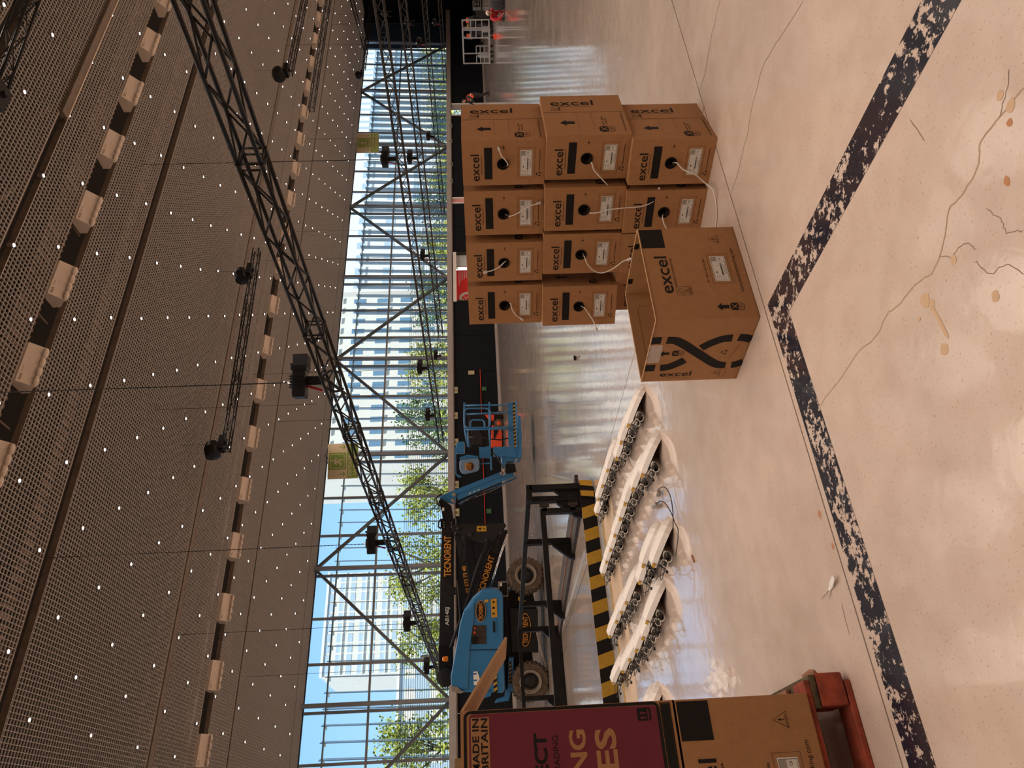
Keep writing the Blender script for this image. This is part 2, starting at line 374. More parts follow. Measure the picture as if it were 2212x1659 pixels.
def blob(mb, x, y, r, e=1):
    c = PZ(x, y, .0007); mb.add([(c.x+r*e*math.cos(a)*random.uniform(.75, 1.1), c.y+r*math.sin(a)*random.uniform(.75, 1.1), .0007) for a in [i*math.pi/5 for i in range(10)]], [tuple(range(10))])
for a in ((2182, 228, .016), (2060, 560, .012), (2150, 640, .014), (1998, 650, .022), (2012, 655, .013), (2040, 755, .017), (1985, 690, .007), (2160, 205, .012)): blob(st, *a)
ribbon(st, wig([(2010, 660), (2028, 690), (2048, 730)], .001), .012, .0008)
for a in ((2175, 392, .009, 1.6), (1770, 1111, .011, 1.5), (1799, 1180, .009, 1.5), (2180, 265, .01)): blob(sr, *a)
st.build('tan_floor_stain', 'stain', fl); sr.build('rust_floor_stain', 'stain_r', fl)

# raised platform with a striped front edge
XP = 3.02
pf = struct(thing('platform', 'low raised concrete platform with black and yellow front edge', None, (1, 7.07, 0)))
MB().prism([(-9, 7.07, 0), (XP+.1, 7.07, 0), (2.58, 10.9, 0), (-9, 10.9, 0)], (0, 0, .15)).build('deck', 'floor', pf)
sy, sk = MB(), MB()
x = -3.0; i = 0; e = 7.067
while x < XP+.05:
    b = sy if i % 2 else sk
    a1, b1 = x, min(x+.1235, XP+.10)
    b.prism([(a1-.045, e, .15), (b1-.045, e, .15), (b1, e, .002), (a1, e, .002)], (0, .002, 0)); x += .1235; i += 1
sy.build('yellow_stripes', 'yellow', pf); sk.build('black_stripes', 'ink', pf)
MB().bx(-6, 2.30, 7.2, 7.201, .15, .151).bx(2.40, 2.47, 7.15, 10.7, .148, .1535).build('floor_channel', 'floorstrip', pf)
MB().bx(2.285, 2.297, 7.1, 10.5, .15, .1512).build('joint_line', 'gap', pf)
MB().bx(2.10, 2.12, 9.9, 10.5, .15, .152).bx(1.5, 2.1, 10.48, 10.5, .15, .152).build('hatch_seam', 'gap', pf)

# ceiling: strips of open cell grille between dark service gaps, under a deck
ce = struct(thing('ceiling', None, None, (0, 0, ZC)))
MB().bx(X0, X1, Y0, 43.9, 13.4, 13.6).build('roof_slab', 'deck', ce)
strips = [(-12.0, 9.55), (9.95, 12.02), (12.34, 13.80), (14.65, 16.80), (17.20, 24.70), (25.15, 27.28), (27.33, 28.50), (29.45, 31.98), (32.14, 41.72), (41.80, 43.55)]
for ys, ye in strips:
    mb = MB(); xa = -9 if ye > 5 else -14
    y = math.ceil(ys/.12)*.12
    rows = [ys+.01] + [y+.12*k for k in range(int((ye-y)/.12)+1)] + [ye-.01]
    for yy in rows: mb.bx(xa, X1, yy-.0048, yy+.0048, ZC, ZC+.03)
    k = int(xa/.12)
    while k*.12 < X1: mb.bx(k*.12-.0048, k*.12+.0048, ys, ye, ZC+.001, ZC+.031); k += 1
    tag(mb.build('ceiling_grille', 'grille', ce), kind='stuff')
    MB().bx(xa, X1, ys-.012, ys, ZC-.004, ZC+.16).bx(xa, X1, ye, ye+.012, ZC-.004, ZC+.16).build('edge_trim', 'duct_dark', ce)
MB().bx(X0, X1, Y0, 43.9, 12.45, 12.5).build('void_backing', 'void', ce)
# corrugated deck and pipes seen in the duct gaps
for ys, ye in ((13.8, 14.65), (28.5, 29.45), (16.8, 17.2), (25.0, 25.15)):
    mb = MB(); x = 0
    while x < 60: mb.bx(x, x+.09, ys, ye, 12.25, 12.33); x += .22
    tag(mb.build('corrugated_deck', 'deck', ce), kind='stuff')
mb = MB().tube((0, 14.2, 12.1), (60, 14.2, 12.1), .03, 6).tube((0, 28.95, 12.1), (60, 28.95, 12.1), .04, 6); mb.build('service_pipe', 'duct', ce)
mb = MB()
for x in range(4, 60, 3): mb.bar((x, 11.95, 12.1), (x+.9, 12.4, 12.3), .10); mb.bar((x+1.5, 13.75, 12.0), (x+1.5, 14.7, 12.0), .04)
mb.build('hanger_bars', 'duct_dark', ce)
MB().bx(16.2, 60, 11.98, 12.22, ZC-.10, ZC+.05).build('cable_tray', 'duct_dark', ce); MB().bx(16.2, 60, 12.20, 12.235, ZC-.12, ZC-.02).build('tray_edge', 'duct', ce)
MB().bx(0, X1, 24.74, 25.05, ZC-.03, ZC+.08).build('crane_rail', 'duct_dark', ce)

# solid walls
def wallbox(name, m, *a): return struct(MB().bx(*a).build(name, m))
wallbox('wall_back', 'wallgrey', X0, X1, Y0-.3, Y0, 0, 13.5)
wallbox('wall_left', 'wallgrey', X0-.3, X0, Y0, 44, 0, 13.5)
wr = struct(thing('wall_right', None, None, (71, 20, 0)))
MB().bx(71.0, 71.3, Y0, 36.9, 0, 13.5).build('wood_panel', 'wood', wr); MB().bx(70.9, 71.3, 36.9, 44.0, 0, 13.5).build('black_panel', 'blackwall', wr)

# far wall: black panelling, grey ledge, openings
def XW(y, x=985, Y=41.5): return PY(x, y, Y).x
ops = [(XW(250), XW(224)), (XW(440), XW(427)), (XW(652), XW(546))]     # high opening, door, big door
wf = struct(thing('wall_far', None, None, (30, Y1, 0)))
LZ0, LZ1 = 3.10, 3.48
segs = []; a = X0
for o0, o1 in sorted(ops, key=lambda q: q[0]): segs.append((a, o0)); a = o1
segs.append((a, 71))
for a, b in segs:
    n = max(1, round((b-a)/3.0))
    for i in range(n):
        p = a+(b-a)*i/n; q = a+(b-a)*(i+1)/n
        MB().bx(p+.012, q-.012, Y1, Y1+.14, 0.0, LZ0).build('wall_panel', 'blackwall', wf)
MB().bx(X0, 71, Y1+.14, Y1+.2, 0, LZ0).build('panel_backing', 'ink', wf) if False else None
MB().bx(X0, 71, Y1-.06, Y1+.3, LZ0, LZ1).build('ledge', 'ledge', wf); MB().bx(X0, 71, Y1+.3, 43.95, LZ1-.1, LZ1-.02).build('ledge_top', 'ledge', wf)
MB().bx(X0, 71, Y1-.08, Y1-.05, LZ0-.07, LZ0).build('ledge_lip', 'duct_dark', wf)
MB().bx(X0, 68, Y1-.03, Y1, 0, .10).build('kick_rail', 'ledge', wf)
r0 = MB().bx(XW(1160), XW(800), Y1-.05, Y1-.01, 1.22, 1.26); r0.build('red_conduit', 'orange', wf)

# openings in the far wall
def opening(o0, o1, zlo=0):
    m = MB().bx(o0, o0+.12, Y1-.05, Y1+.3, zlo, LZ0).bx(o1-.12, o1, Y1-.05, Y1+.3, zlo, LZ0); return m
opening(*ops[0]).build('opening_frame', 'white', wf); MB().bx(ops[0][0], ops[0][1], Y1+.2, Y1+.26, 0, 1.9).build('lower_panel', 'blackwall', wf)
MB().bx(ops[0][0]+(ops[0][1]-ops[0][0])*.55, ops[0][1], Y1+.02, Y1+.1, 0, LZ0).build('reveal_panel', 'ledge', wf)
d2 = struct(thing('door_1', None, None, ((ops[1][0]+ops[1][1])/2, Y1, 0)))
opening(*ops[1]).build('door_frame', 'white', d2); MB().bx(ops[1][0]+.12, ops[1][1]-.12, Y1+.1, Y1+.16, 0, LZ0).build('door_leaf', 'pinkpanel', d2)
d3 = struct(thing('door_2', None, None, ((ops[2][0]+ops[2][1])/2, Y1, 0)))
o0, o1 = ops[2]
opening(o0, o1).build('door_frame', 'steel_edge', d3)
MB().bx(o1-1.3, o1-.12, Y1+.15, Y1+.2, 0, LZ0).build('door_leaf', 'door_grey', d3)
MB().bx(o0, o1, Y1-.08, Y1+.02, LZ0-.32, LZ0).build('door_header', 'white', d3)
po = thing('poster_wall', 'bright red exhibition poster wall seen through the far open door', 'poster', (o0+1.7, Y1+.5, 0))
PW = o1-1.35-(o0+.12)
f = Face((o0+.12, Y1+.5, LZ0-.3), (1, 0, 0), (0, 0, -1), (0, -1, 0), PW, 2.8)
MB().bx(o0+.12, o1-1.35, Y1+.5, Y1+.56, 0, LZ0-.3).build('poster_sheet', 'redpanel', po)
mb = MB(); cc = [(.78+.16*math.cos(a), .22+.34*math.sin(a)) for a in [i*math.pi/9 for i in range(19)]]
f.line(mb, [(.2+.13*math.cos(a), .30+.2*math.sin(a)) for a in [i*math.pi/8 for i in range(-6, 9)]], .22, .004); f.text(mb, 'FCL', .12, .18, .36, .32, .006)
mb.build('round_emblem', 'white', po)
mb = MB(); [f.rect(mb, .55+.001, .06+.05*k, .97, .085+.05*k, .004) for k in range(12)]; mb.build('pale_stripes', 'pinkpanel', po)
mb = MB(); f.poly(mb, [(.58+.2*math.cos(a), .35+.25*math.sin(a)) for a in [i*math.pi/8 for i in range(16)]], .006); mb.build('red_disc', 'redpanel', po)

# small green exit signs on the black wall
def running_man(f, mb, u0, v0, u1, v1, flip=False):
    def q(a, b):
        a = 1-a if flip else a
        return (u0+(u1-u0)*a, v0+(v1-v0)*b)
    t = .09*(v1-v0)*f.H
    f.poly(mb, [q(.56+.07*math.cos(i*math.pi/4), .16+.09*math.sin(i*math.pi/4)) for i in range(8)], .006)
    for L in ([(.52, .28), (.42, .52)], [(.52, .30), (.66, .42), (.76, .36)], [(.50, .30), (.34, .34), (.26, .46)], [(.43, .52), (.58, .64), (.60, .86)], [(.42, .52), (.34, .72), (.14, .74)]):
        f.line(mb, [q(*p) for p in L], t*1.3, .006)
sg = [(272, 973), (305, 973), (355, 974), (391, 974), (843, 984), (898, 984), (955, 985), (1047, 986), (1107, 987)]
for i, (py, px) in enumerate(sg):
    c = PY(px, py, Y1-.04)
    lo = 'small green exit sign, ' + (['first above the cable boxes from the high window', 'second above the cable boxes from the high window', 'third above the cable boxes from the high window', 'fourth, nearest the narrow door frame', 'above the empty wall between boxes and lift basket', 'right above the lift basket', 'above the blue control box of the lift', 'above the blue jib of the lift', 'just right of the yellow caution label'][i])
    s_ = thing('exit_sign', lo, 'sign', c, 'small exit signs on the black wall')
    MB().box(c, (.52, .03, .34)).build('plate', 'green_dk', s_)
    f = Face((c.x-.26, c.y-.016, c.z+.17), (1, 0, 0), (0, 0, -1), (0, -1, 0), .52, .34)
    mb = MB(); f.rect(mb, .04, .10, .96, .9, .001); mb.build('panel', 'cream', s_)
    mb = MB(); running_man(f, mb, .1, .05, .9, .95); mb.build('pictogram', 'green_dk', s_)
for i, (py, px) in enumerate([(840, 1046), (1104, 1056)]):
    c = PY(px, py, Y1-.04); s_ = tag(MB().box(c, (.3, .05, .3)).build('call_point', 'green_dk'), ['low green wall box right of the lift basket', 'low green wall box behind the blue jib'][i], 'wall box', 'low green boxes on the black wall')
c = PY(1018, 805, Y1-.04); s_ = tag(MB().box(c, (.30, .03, .42)).build('notice', 'cream'), 'small cream notice alone on the black wall', 'notice')

# glazed facade, leaning slightly inwards
GY = 43.9
def gy(z): return GY - .042*(z-3.4)
win = struct(thing('window_1', None, None, (30, GY, 3.4)))
ZT, ZM = 11.62, PY(843, 600, 43.7).z
XE = 69.2
k0 = -10
for k in range(-10, 26):
    X = 6.36 + 2.56*k
    if X > XE: break
    big = k % 3 == 0
    w_ = .13 if big else .09
    MB().bar((X, gy(3.3), 3.3), (X, gy(ZT), ZT), w_, .16, (1, 0, 0)).build('mullion', 'frame', win)
    if big: MB().bar((X+.30, gy(3.3)-.55, 3.3), (X+.30, gy(ZT)-.55, ZT+.3), .22, .22, (1, 0, 0)).build('column', 'frame', win)
MB().bar((X0, gy(ZM)-.05, ZM), (XE, gy(ZM)-.05, ZM), .12, .12).build('transom', 'frame', win)
MB().bar((X0, gy(3.45), 3.45), (XE, gy(3.45), 3.45), .1, .14).build('bottom_rail', 'frame', win)
MB().bar((X0, gy(ZT), ZT+.1), (XE, gy(ZT), ZT+.1), .2, .2).build('head_rail', 'blackwall', win)
for k in range(-4, 9):
    xa = 6.36+7.68*k; za, zb = (3.5, ZT) if k % 2 == 0 else (ZT, 3.5)
    if xa+7.68 > XE+.5: break
    MB().bar((xa+.3, gy(za)-.4, za), (xa+7.98, gy(zb)-.4, zb), .17, .17, (0, 1, 0)).build('brace', 'brace', win)
pm = {}
for k in range(-11, 25):
    xa = 6.36+2.56*k
    if xa+2.56 > XE+1: break
    for j, (z0, z1) in enumerate(((3.4, ZM), (ZM, ZT))):
        if j not in pm: pm[j] = MB().add([(.05, gy(z0), z0), (2.51, gy(z0), z0), (2.51, gy(z1), z1), (.05, gy(z1), z1)], [(0, 1, 2, 3)]).mesh('pane', 'glass')
        o = put('glass_pane', pm[j], win); o.location = (xa, 0, 0)
struct(MB().bx(68.9, 71, 41.6, 44.3, 3.3, 13.4).build('wall_end', 'blackwall'))
struct(MB().bx(X0, 71, 43.3, 44.2, ZT+.25, 13.5).build('lintel', 'blackwall'))
# glass fins outside, on brackets, and their top channel
fz = thing('glass_fin_screen', 'row of tall pale glass fins standing outside the long window', 'sun screen', (30, 44.8, 3.3))
fm = MB().prism([(-.02, 44.35, 3.2), (.02, 44.35, 3.2), (.16, 44.85, 3.2), (.12, 44.85, 3.2)], (.10, -.30, 7.5)).mesh('fin', 'fin')
bm_ = MB().bx(-.05, .12, 43.95, 44.5, 10.45, 10.53).mesh('fin_bracket', 'alu')
x = -8.0
while x < 68.2:
    o = put('fin', fm, fz); o.location.x = x
    o2 = put('bracket', bm_, fz); o2.location.x = x; x += .853
MB().bx(-9, 68.5, 44.25, 44.4, 10.52, 10.60).build('top_channel', 'alu', fz)
mb = MB()                                     # thin horizontal rods of the lower sunscreen
for k in range(24): mb.bx(-9, 68.5, 44.16, 44.18, 3.45+.13*k, 3.475+.13*k)
tag(mb.build('sunscreen_rods', 'fin', fz), kind='stuff')

# ================================================================== OUTSIDE
struct(MB().bx(-120, 320, 44.3, 220, -.3, -.02).build('ground_outside', 'pave'))
def building(name, label, x0, x1, y, z0, z1, dep, m, cols, rows, wm='bldglass', ww=.5, wh=.55, vis=0):
    b = thing(name, label, 'building', ((x0+x1)/2, y, z0))
    MB().bx(x0, x1, y, y+dep, z0, z1).build('wall', m, b)
    MB().bx(x0-.2, x1+.2, y-.25, y+.1, z1-.4, z1).build('parapet', 'white', b)
    cw = (x1-x0)/cols; rh = (z1-z0)/rows
    wme = MB().bx(-cw*ww/2, cw*ww/2, -.06, .2, -rh*wh/2, rh*wh/2).mesh('window', wm)
    sme = MB().bx(-cw*ww/2-.1, cw*ww/2+.1, -.25, 0, -rh*wh/2-.15, -rh*wh/2).mesh('sill', 'white')
    for i in range(cols):
        for j in range(rows):
            if j < vis: continue
            o = put('window', wme, b); o.location = (x0+cw*(i+.5), y, z0+rh*(j+.5))
            if j % 2 == 0: s = put('window_sill', sme, b); s.location = o.location
    return b
tw0 = PY(690, 1462, 120); tw1 = PY(700, 1240, 120)
building('tower_block', 'tall pale tower block behind the trees, at the sky end of the window', tw0.x, tw1.x, 120, 0, tw0.z, 14, 'bld', 10, 16, 'bld2', .8, .45, 3)
building('apartment_block', 'long pale apartment block with rows of windows behind the trees', PY(800, 1000, 80).x, PY(800, 640, 80).x, 80, 0, 26, 12, 'bld', 15, 8, 'bldglass', .42, .5, 1)
building('office_block', 'bright plain office block, middle of the building row beyond the window', PY(800, 630, 84).x, PY(800, 300, 84).x, 84, 0, 34, 12, 'white', 13, 8, 'bld2', .5, .35, 2)
building('hotel_block', 'blue grey block with grids of pale windows near the far window end', PY(800, 290, 90).x, PY(800, 30, 90).x, 90, 0, 44, 14, 'bld2', 22, 11, 'bld', .62, .6, 1)
building('low_annex', 'low pale annex building in front of the tower block', PY(900, 1659, 100).x-25, PY(900, 1390, 100).x, 100, 0, 13.5, 8, 'bld2', 16, 4, 'bld', .5, .4, 1)
def tree(x, y, h, r, m, label, rnd):
    rr = random.Random(rnd); t = thing('tree', label, 'tree', (x, y, 0), 'street trees beyond the window')
    mb = MB().path([(x, y, 0), (x+.1, y, h*.4), (x-.1, y+.1, h*.75)], .22, 7, .09)
    for k in range(6):
        a = rr.uniform(0, 6.28); mb.tube((x, y, h*rr.uniform(.35, .6)), (x+math.cos(a)*r*.6, y+math.sin(a)*r*.6, h*rr.uniform(.65, .9)), .08, 5, .03)
    mb.build('trunk', 'bark', t)
    lb = MB()
    cl = [(V((rr.uniform(-1, 1), rr.uniform(-1, 1), rr.uniform(-.8, 1)))) for _ in range(16)]
    for c in cl:
        if c.length > 1: c.normalize()
        c0 = V((x+c.x*r*.75, y+c.y*r*.75, h*.66+c.z*h*.27))
        for _ in range(150):
            p = c0 + V((rr.gauss(0, .5), rr.gauss(0, .5), rr.gauss(0, .5)))*r*.34
            a = V((rr.gauss(0, 1), rr.gauss(0, 1), rr.gauss(0, 1))).normalized(); b = a.cross(V((rr.gauss(0, 1), 1, rr.gauss(0, 1)))).normalized(); s = rr.uniform(.08, .15)
            lb.add([p-a*s, p+b*s*.7, p+a*s, p-b*s*.7], [(0, 1, 2, 3)])
    tag(lb.build('foliage', m, t), kind='stuff')
tl = [('first street tree beyond the window counting from the pink carton side', 5.5, 56.4, 9.5, 3.0, 'leaf_y'), ('second street tree from the pink carton side, thin yellow crown', 12, 57, 8.6, 3.0, 'leaf_y'),
      ('third street tree from the pink carton side, in front of the tower', 18.5, 56.2, 10.4, 3.2, 'leaf_y'), ('fourth street tree, yellow crown above the lift boom', 25, 57, 8.4, 3.1, 'leaf_y'),
      ('fifth street tree, behind the hanging exit sign over the lift', 31.5, 56.2, 8.8, 3.2, 'leaf_d'), ('sixth street tree, where the sky meets the apartment block', 38, 57, 8.4, 3.2, 'leaf_y'),
      ('seventh street tree, below the pale apartment block', 45, 56.2, 8.0, 3.2, 'leaf_d'), ('eighth street tree, below the apartment block end', 52, 57, 7.6, 3.2, 'leaf_y'),
      ('ninth street tree, above the red poster wall', 59, 56.2, 7.8, 3.2, 'leaf_d'), ('tenth street tree, behind the thin truss ends', 66, 57, 7.2, 3.1, 'leaf_y'),
      ('eleventh street tree, above the stacked cable boxes', 73, 57, 6.6, 3.1, 'leaf_d'), ('bright tree seen through the high opening in the black wall', 84, 58, 9, 4.5, 'leaf_y')]
for i, (lb, x, y, h, r, m) in enumerate(tl): tree(x, y, h, r, m, lb, i+3)
mb = MB(); 
for k in range(60): mb.box((-6+k*1.5, 51+random.uniform(-.3, .3), .5), (1.3, 1.2, 1.0+random.uniform(0, .5)))
hg = MB(); rr = random.Random(5)
for _ in range(5200):
    p = V((rr.uniform(-6, 86), rr.uniform(50.6, 52), rr.uniform(.2, 4.6))); a = V((rr.gauss(0, 1), rr.gauss(0, 1), rr.gauss(0, 1))).normalized(); b = a.orthogonal().normalized(); s = rr.uniform(.12, .26)
    hg.add([p-a*s, p+b*s*.7, p+a*s, p-b*s*.7], [(0, 1, 2, 3)])
h_ = tag(hg.build('hedge', 'leaf_y'), 'long yellow green hedge along the street outside the window', 'hedge', kind='stuff')

# ================================================================== CEILING FITTINGS
def make_diffuser():
    t = thing('air_diffuser', 'beige metal air diffuser with four scalloped nozzles hanging in a ceiling gap', 'air diffuser', (0, 0, 0), 'air diffusers in the two ceiling gaps', world=False)
    L = 1.06
    MB().prism([(0, 0, 0), (0, .285, -.27), (0, .56, -.04), (0, .56, .16), (0, 0, .16)], (L, 0, 0)).build('housing', 'duct', t)
    nm = MB()
    for a in range(9):
        pass
    prof = [(.125*math.sin(i*math.pi/8), -.125*math.cos(i*math.pi/8)) for i in range(9)]
    n_ = MB().lathe((0, 0, 0), (0, .62, -.78), [(.128, -.03), (.138, .02), (.125, .06), (.07, .085)], 14).mesh('nozzle', 'duct', True)
    MB().tube((.2, .3, .15), (.2, .3, .82), .008, 5).tube((.86, .3, .15), (.86, .3, .82), .008, 5).build('hanger', 'duct_dark', t)
    for k in range(4): o = put('nozzle', n_, t); o.location = (.14+k*.26, .285, -.235)
    f = Face((0, 0, 0), (1, 0, 0), (0, .285, -.27), (0, -.27, -.285), L, .392)
    mb = MB(); f.text(mb, 'TROX', .04, .10, .22, .24, .004, .01); mb.build('lettering', 'ink_brown', t); mb = MB(); f.text(mb, 'TECHNIK', .26, .12, .42, .17, .004); mb.build('small_lettering', 'ink_brown', t)
    return t
NUM = 'first second third fourth fifth sixth seventh eighth ninth tenth eleventh twelfth thirteenth fourteenth fifteenth sixteenth seventeenth eighteenth nineteenth twentieth twenty-first twenty-second twenty-third twenty-fourth twenty-fifth twenty-sixth'.split(); cn_ = [0, 0]
def inview(x, y, z, m=60):
    d = V((x, y, z))-CAM; q = d.dot(fw)
    if q < .1: return False
    px = 1106 - F*d.dot(upv)/q; py = 1659-(829.5+F*d.dot(rt)/q); return -m < px < 2212+m and -m < py < 1659+m
dp = make_diffuser(); first = True
for row, (xs0, yy, n, z) in enumerate(((9.29-3*2.53, 13.87, 11, ZC), (5.18-2*2.523, 28.72, 25, ZC-.02))):
    for k in range(n):
        if not inview(xs0+2.527*k+.5, yy, z, 90): continue
        o = dp if first else copy_tree(dp); first = False
        o.location = (xs0+2.527*k, yy, z); o['group'] = 'air diffusers in the near ceiling gap' if row == 0 else 'air diffusers in the far ceiling gap'
        cn_[row] += 1; o['label'] = 'beige air diffuser, ' + NUM[cn_[row]-1] + (' along the near ceiling gap, counted towards the far end' if row == 0 else ' along the far ceiling gap, counted towards the far end')

# recessed spotlights: staggered lattice
tw = math.tan(.5)
sp_v = []
rows = [10.82, 12.30, 13.61, 15.06, 16.51, 17.99, 19.47, 20.90, 22.33, 23.76, 25.2, 26.64, 28.08, 29.52, 30.96, 32.4, 33.84, 35.28, 36.72, 38.16, 39.6, 41.04]
rows = [10.82-1.45*k for k in range(12, 0, -1)] + rows
for i, yy in enumerate(rows):
    par = (i - 14) % 2        # index 14 is the 13.61 row
    x = (10.80 if par == 0 else 9.63) - 2.275*8
    while x < 69: sp_v.append((x, yy)); x += 2.275
def inview(x, y, z, m=60):
    d = V((x, y, z))-CAM; q = d.dot(fw)
    if q < .1: return False
    px = 1106 - F*d.dot(upv)/q; py = 1659-(829.5+F*d.dot(rt)/q); return -m < px < 2212+m and -m < py < 1659+m
vis = sorted([p for p in sp_v if inview(p[0], p[1], ZC)], key=lambda p: p[0]**2+p[1]**2)
def make_spot():
    t = thing('ceiling_spotlight', 'small round white spotlight glowing in the metal ceiling grille', 'spotlight', (0, 0, 0), 'round spotlights scattered over the ceiling grille', world=False)
    MB().lathe((0, 0, 0), (0, 0, 1), [(.042, -.028), (.054, -.03), (.054, .10), (.02, .12)], 14).build('housing', 'led_ring', t)
    MB().lathe((0, 0, 0), (0, 0, 1), [(.038, -.036), (.038, -.029)], 14).build('lens', 'led', t)
    return t
sp = make_spot()
for i, (x, y) in enumerate(vis[:300]):
    o = sp if i == 0 else copy_tree(sp); o.location = (x, y, ZC-.01)
mb, ml = MB(), MB()
for x, y in vis[300:]: mb.lathe((x, y, ZC-.01), (0, 0, 1), [(.034, -.036), (.034, -.029)], 8); ml.lathe((x, y, ZC-.01), (0, 0, 1), [(.062, -.028), (.062, .10)], 8)
fs = thing('far_spotlights', 'remaining tiny far spotlights of the ceiling grille', 'spotlights', (50, 35, ZC), kind='stuff')
tag(mb.build('lens', 'led', fs), kind='stuff'); tag(ml.build('housing', 'led_ring', fs), kind='stuff')
ld = bpy.data.lights.new('lamp', 'SPOT'); ld.energy = LAMP_W*3; ld.color = LAMP_COL; ld.spot_size = math.radians(125); ld.spot_blend = .8; ld.shadow_soft_size = .9
for i, (x, y) in enumerate(sorted(sp_v, key=lambda p: p[1])):
    if -12 < x < 60 and (i % 3 == 0): 
        o = bpy.data.objects.new('spotlight_beam', ld); COL.objects.link(o); o.location = (x, y, ZC-.95)

# ------------------------------------------------------------------ trusses, hoists, chains
S = .24
def section_meshes(L=3.0, nb=6, n=8):
    ch = MB().tube((0, 0, 0), (L, 0, 0), .025, n).mesh('chord', 'truss', True)
    b = L/nb; dg = MB().tube((0, 0, 0), (b, S, 0), .0125, 5).mesh('brace', 'truss', True); pt = MB().tube((0, 0, 0), (0, S, 0), .0125, 5).mesh('strut', 'truss', True)
    return ch, dg, pt, b, nb
SM = section_meshes()
def truss(name, label, p0, dirv, nsec, detail, group, rot=None, L=3.0):
    p0 = V(p0); d = V(dirv).normalized(); z = V((0, 0, 1)); s = z.cross(d).normalized(); z = d.cross(s)
    R = Matrix((d, s, z)).transposed().to_4x4()
    t = thing(name, label, 'truss', p0, group, world=False); t.matrix_world = Matrix.Translation(p0) @ R
    ch, dg, pt, b, nb = SM; h = S/2
    faces = [Matrix.Translation((0, -h, -h)), Matrix.Translation((0, -h, h)), Matrix.Translation((0, -h, -h)) @ Matrix.Rotation(math.pi/2, 4, 'X'), Matrix.Translation((0, h, -h)) @ Matrix.Rotation(math.pi/2, 4, 'X')]
    for k in range(nsec):
        o = Matrix.Translation((L*k, 0, 0))
        if k < detail:
            e = MB()
            for y, zz in ((-h, -h), (h, -h), (h, h), (-h, h)): e.tube((0.0, y, zz), (.05, y, zz), .031, 10); e.tube((L-.05, y, zz), (L, y, zz), .031, 10)
            sec = e.build('truss_section', 'truss', t); sec.matrix_local = o
            for y, zz in ((-h, -h), (h, -h), (h, h), (-h, h)): c = put('chord', ch, sec); c.matrix_local = Matrix.Translation((0, y, zz))
            for fi, fm_ in enumerate(faces):
                for j in range(nb):
                    flip = (j+fi) % 2
                    c = put('brace', dg, sec); c.matrix_local = fm_ @ Matrix.Translation((b*j, 0, 0)) @ (Matrix.Translation((0, S, 0)) @ Matrix.Scale(-1, 4, (0, 1, 0)) if flip else Matrix())
                c = put('strut', pt, sec); c.matrix_local = fm_ @ Matrix.Translation((.04, 0, 0)); c = put('strut', pt, sec); c.matrix_local = fm_ @ Matrix.Translation((L-.04, 0, 0))
        else:
            mb = MB()
            for y, zz in ((-h, -h), (h, -h), (h, h), (-h, h)): mb.tube((L*k, y, zz), (L*k+L, y, zz), .025, 6)
            mb.build('chord', 'truss', t)
            mb = MB()
            for fi, fm_ in enumerate(faces):
                for j in range(nb):
                    a, c = (0, S) if (j+fi) % 2 == 0 else (S, 0)
                    mb.tube(fm_ @ V((b*j, a, 0)) + V((L*k, 0, 0)), fm_ @ V((b*j+b, c, 0)) + V((L*k, 0, 0)), .0125, 4, cap=False)
                mb.tube(fm_ @ V((.04, 0, 0)) + V((L*k, 0, 0)), fm_ @ V((.04, S, 0)) + V((L*k, 0, 0)), .0125, 4, cap=False)
            tag(mb.build('lattice', 'truss', t), kind='stuff')
    return t
TZ = 3.44
truss('lighting_truss', 'long black box truss, the nearest and thickest, running diagonally across the window', (6.02, 2.1, TZ), (0.012, 1, 0), 12, 7, 'black box trusses')
truss('lighting_truss', 'second black box truss crossing the window, above the stacked cable boxes', (18.6, 5.5, TZ+.05), (0, 1, 0), 10, 1, 'black box trusses')
truss('lighting_truss', 'thin black truss just below the second truss, ending before the red poster', (24.6, 7.0, TZ), (.012, 1, 0), 9, 0, 'black box trusses')
truss('lighting_truss', 'thin black truss close to the wall ledge, third below the second truss', (38.5, 14, 3.55), (.01, 1, 0), 8, 0, 'black box trusses')
truss('lighting_truss', 'thin black truss passing in front of the ledge at the far corner', (53, 22, 3.3), (.0, 1, 0), 5, 0, 'black box trusses')
H9 = 9.0
pD0 = PZ(548, 585, 10.15); pD1 = PZ(487, 975, 10.15)
truss('lighting_truss', 'short black truss up under the grille, between the two hanging end motors', (pD1.x, pD1.y, 10.15), (pD0.x-pD1.x, pD0.y-pD1.y, 0), 3, 1, 'black box trusses', L=3.0)
pE0 = PZ(664, -30, 9.9); pE1 = PZ(625, 160, 9.9)
truss('lighting_truss', 'short black truss under the grille near the far row of diffusers', (pE1.x, pE1.y, 9.9), (pE0.x-pE1.x, pE0.y-pE1.y, 0), 4, 0, 'black box trusses')
pF0 = PZ(699, 66, 9.2); pF1 = PZ(672, 238, 9.2)
truss('lighting_truss', 'thin dark truss in front of the farthest beige diffusers', (pF1.x, pF1.y, 9.2), (pF0.x-pF1.x, pF0.y-pF1.y, 0), 5, 0, 'black box trusses')
pG0 = PZ(75, -40, 9.6); pG1 = PZ(-10, 190, 9.6)
truss('lighting_truss', 'black truss close overhead in the ceiling corner nearest the camera', (pG1.x, pG1.y, 9.6), (pG0.x-pG1.x, pG0.y-pG1.y, 0), 3, 2, 'black box trusses')
pH0 = PY(760, 0, 33); pH1 = PY(792, 118, 37)
truss('lighting_truss', 'dark slanting truss in the far upper corner of the window', pH1, pH0-pH1, 3, 0, 'black box trusses')
pH0 = PY(800, 20, 36); pH1 = PY(786, 150, 38)
truss('lighting_truss', 'dark tangled truss beside the slanting one in the far corner', pH1, pH0-pH1, 3, 0, 'black box trusses')

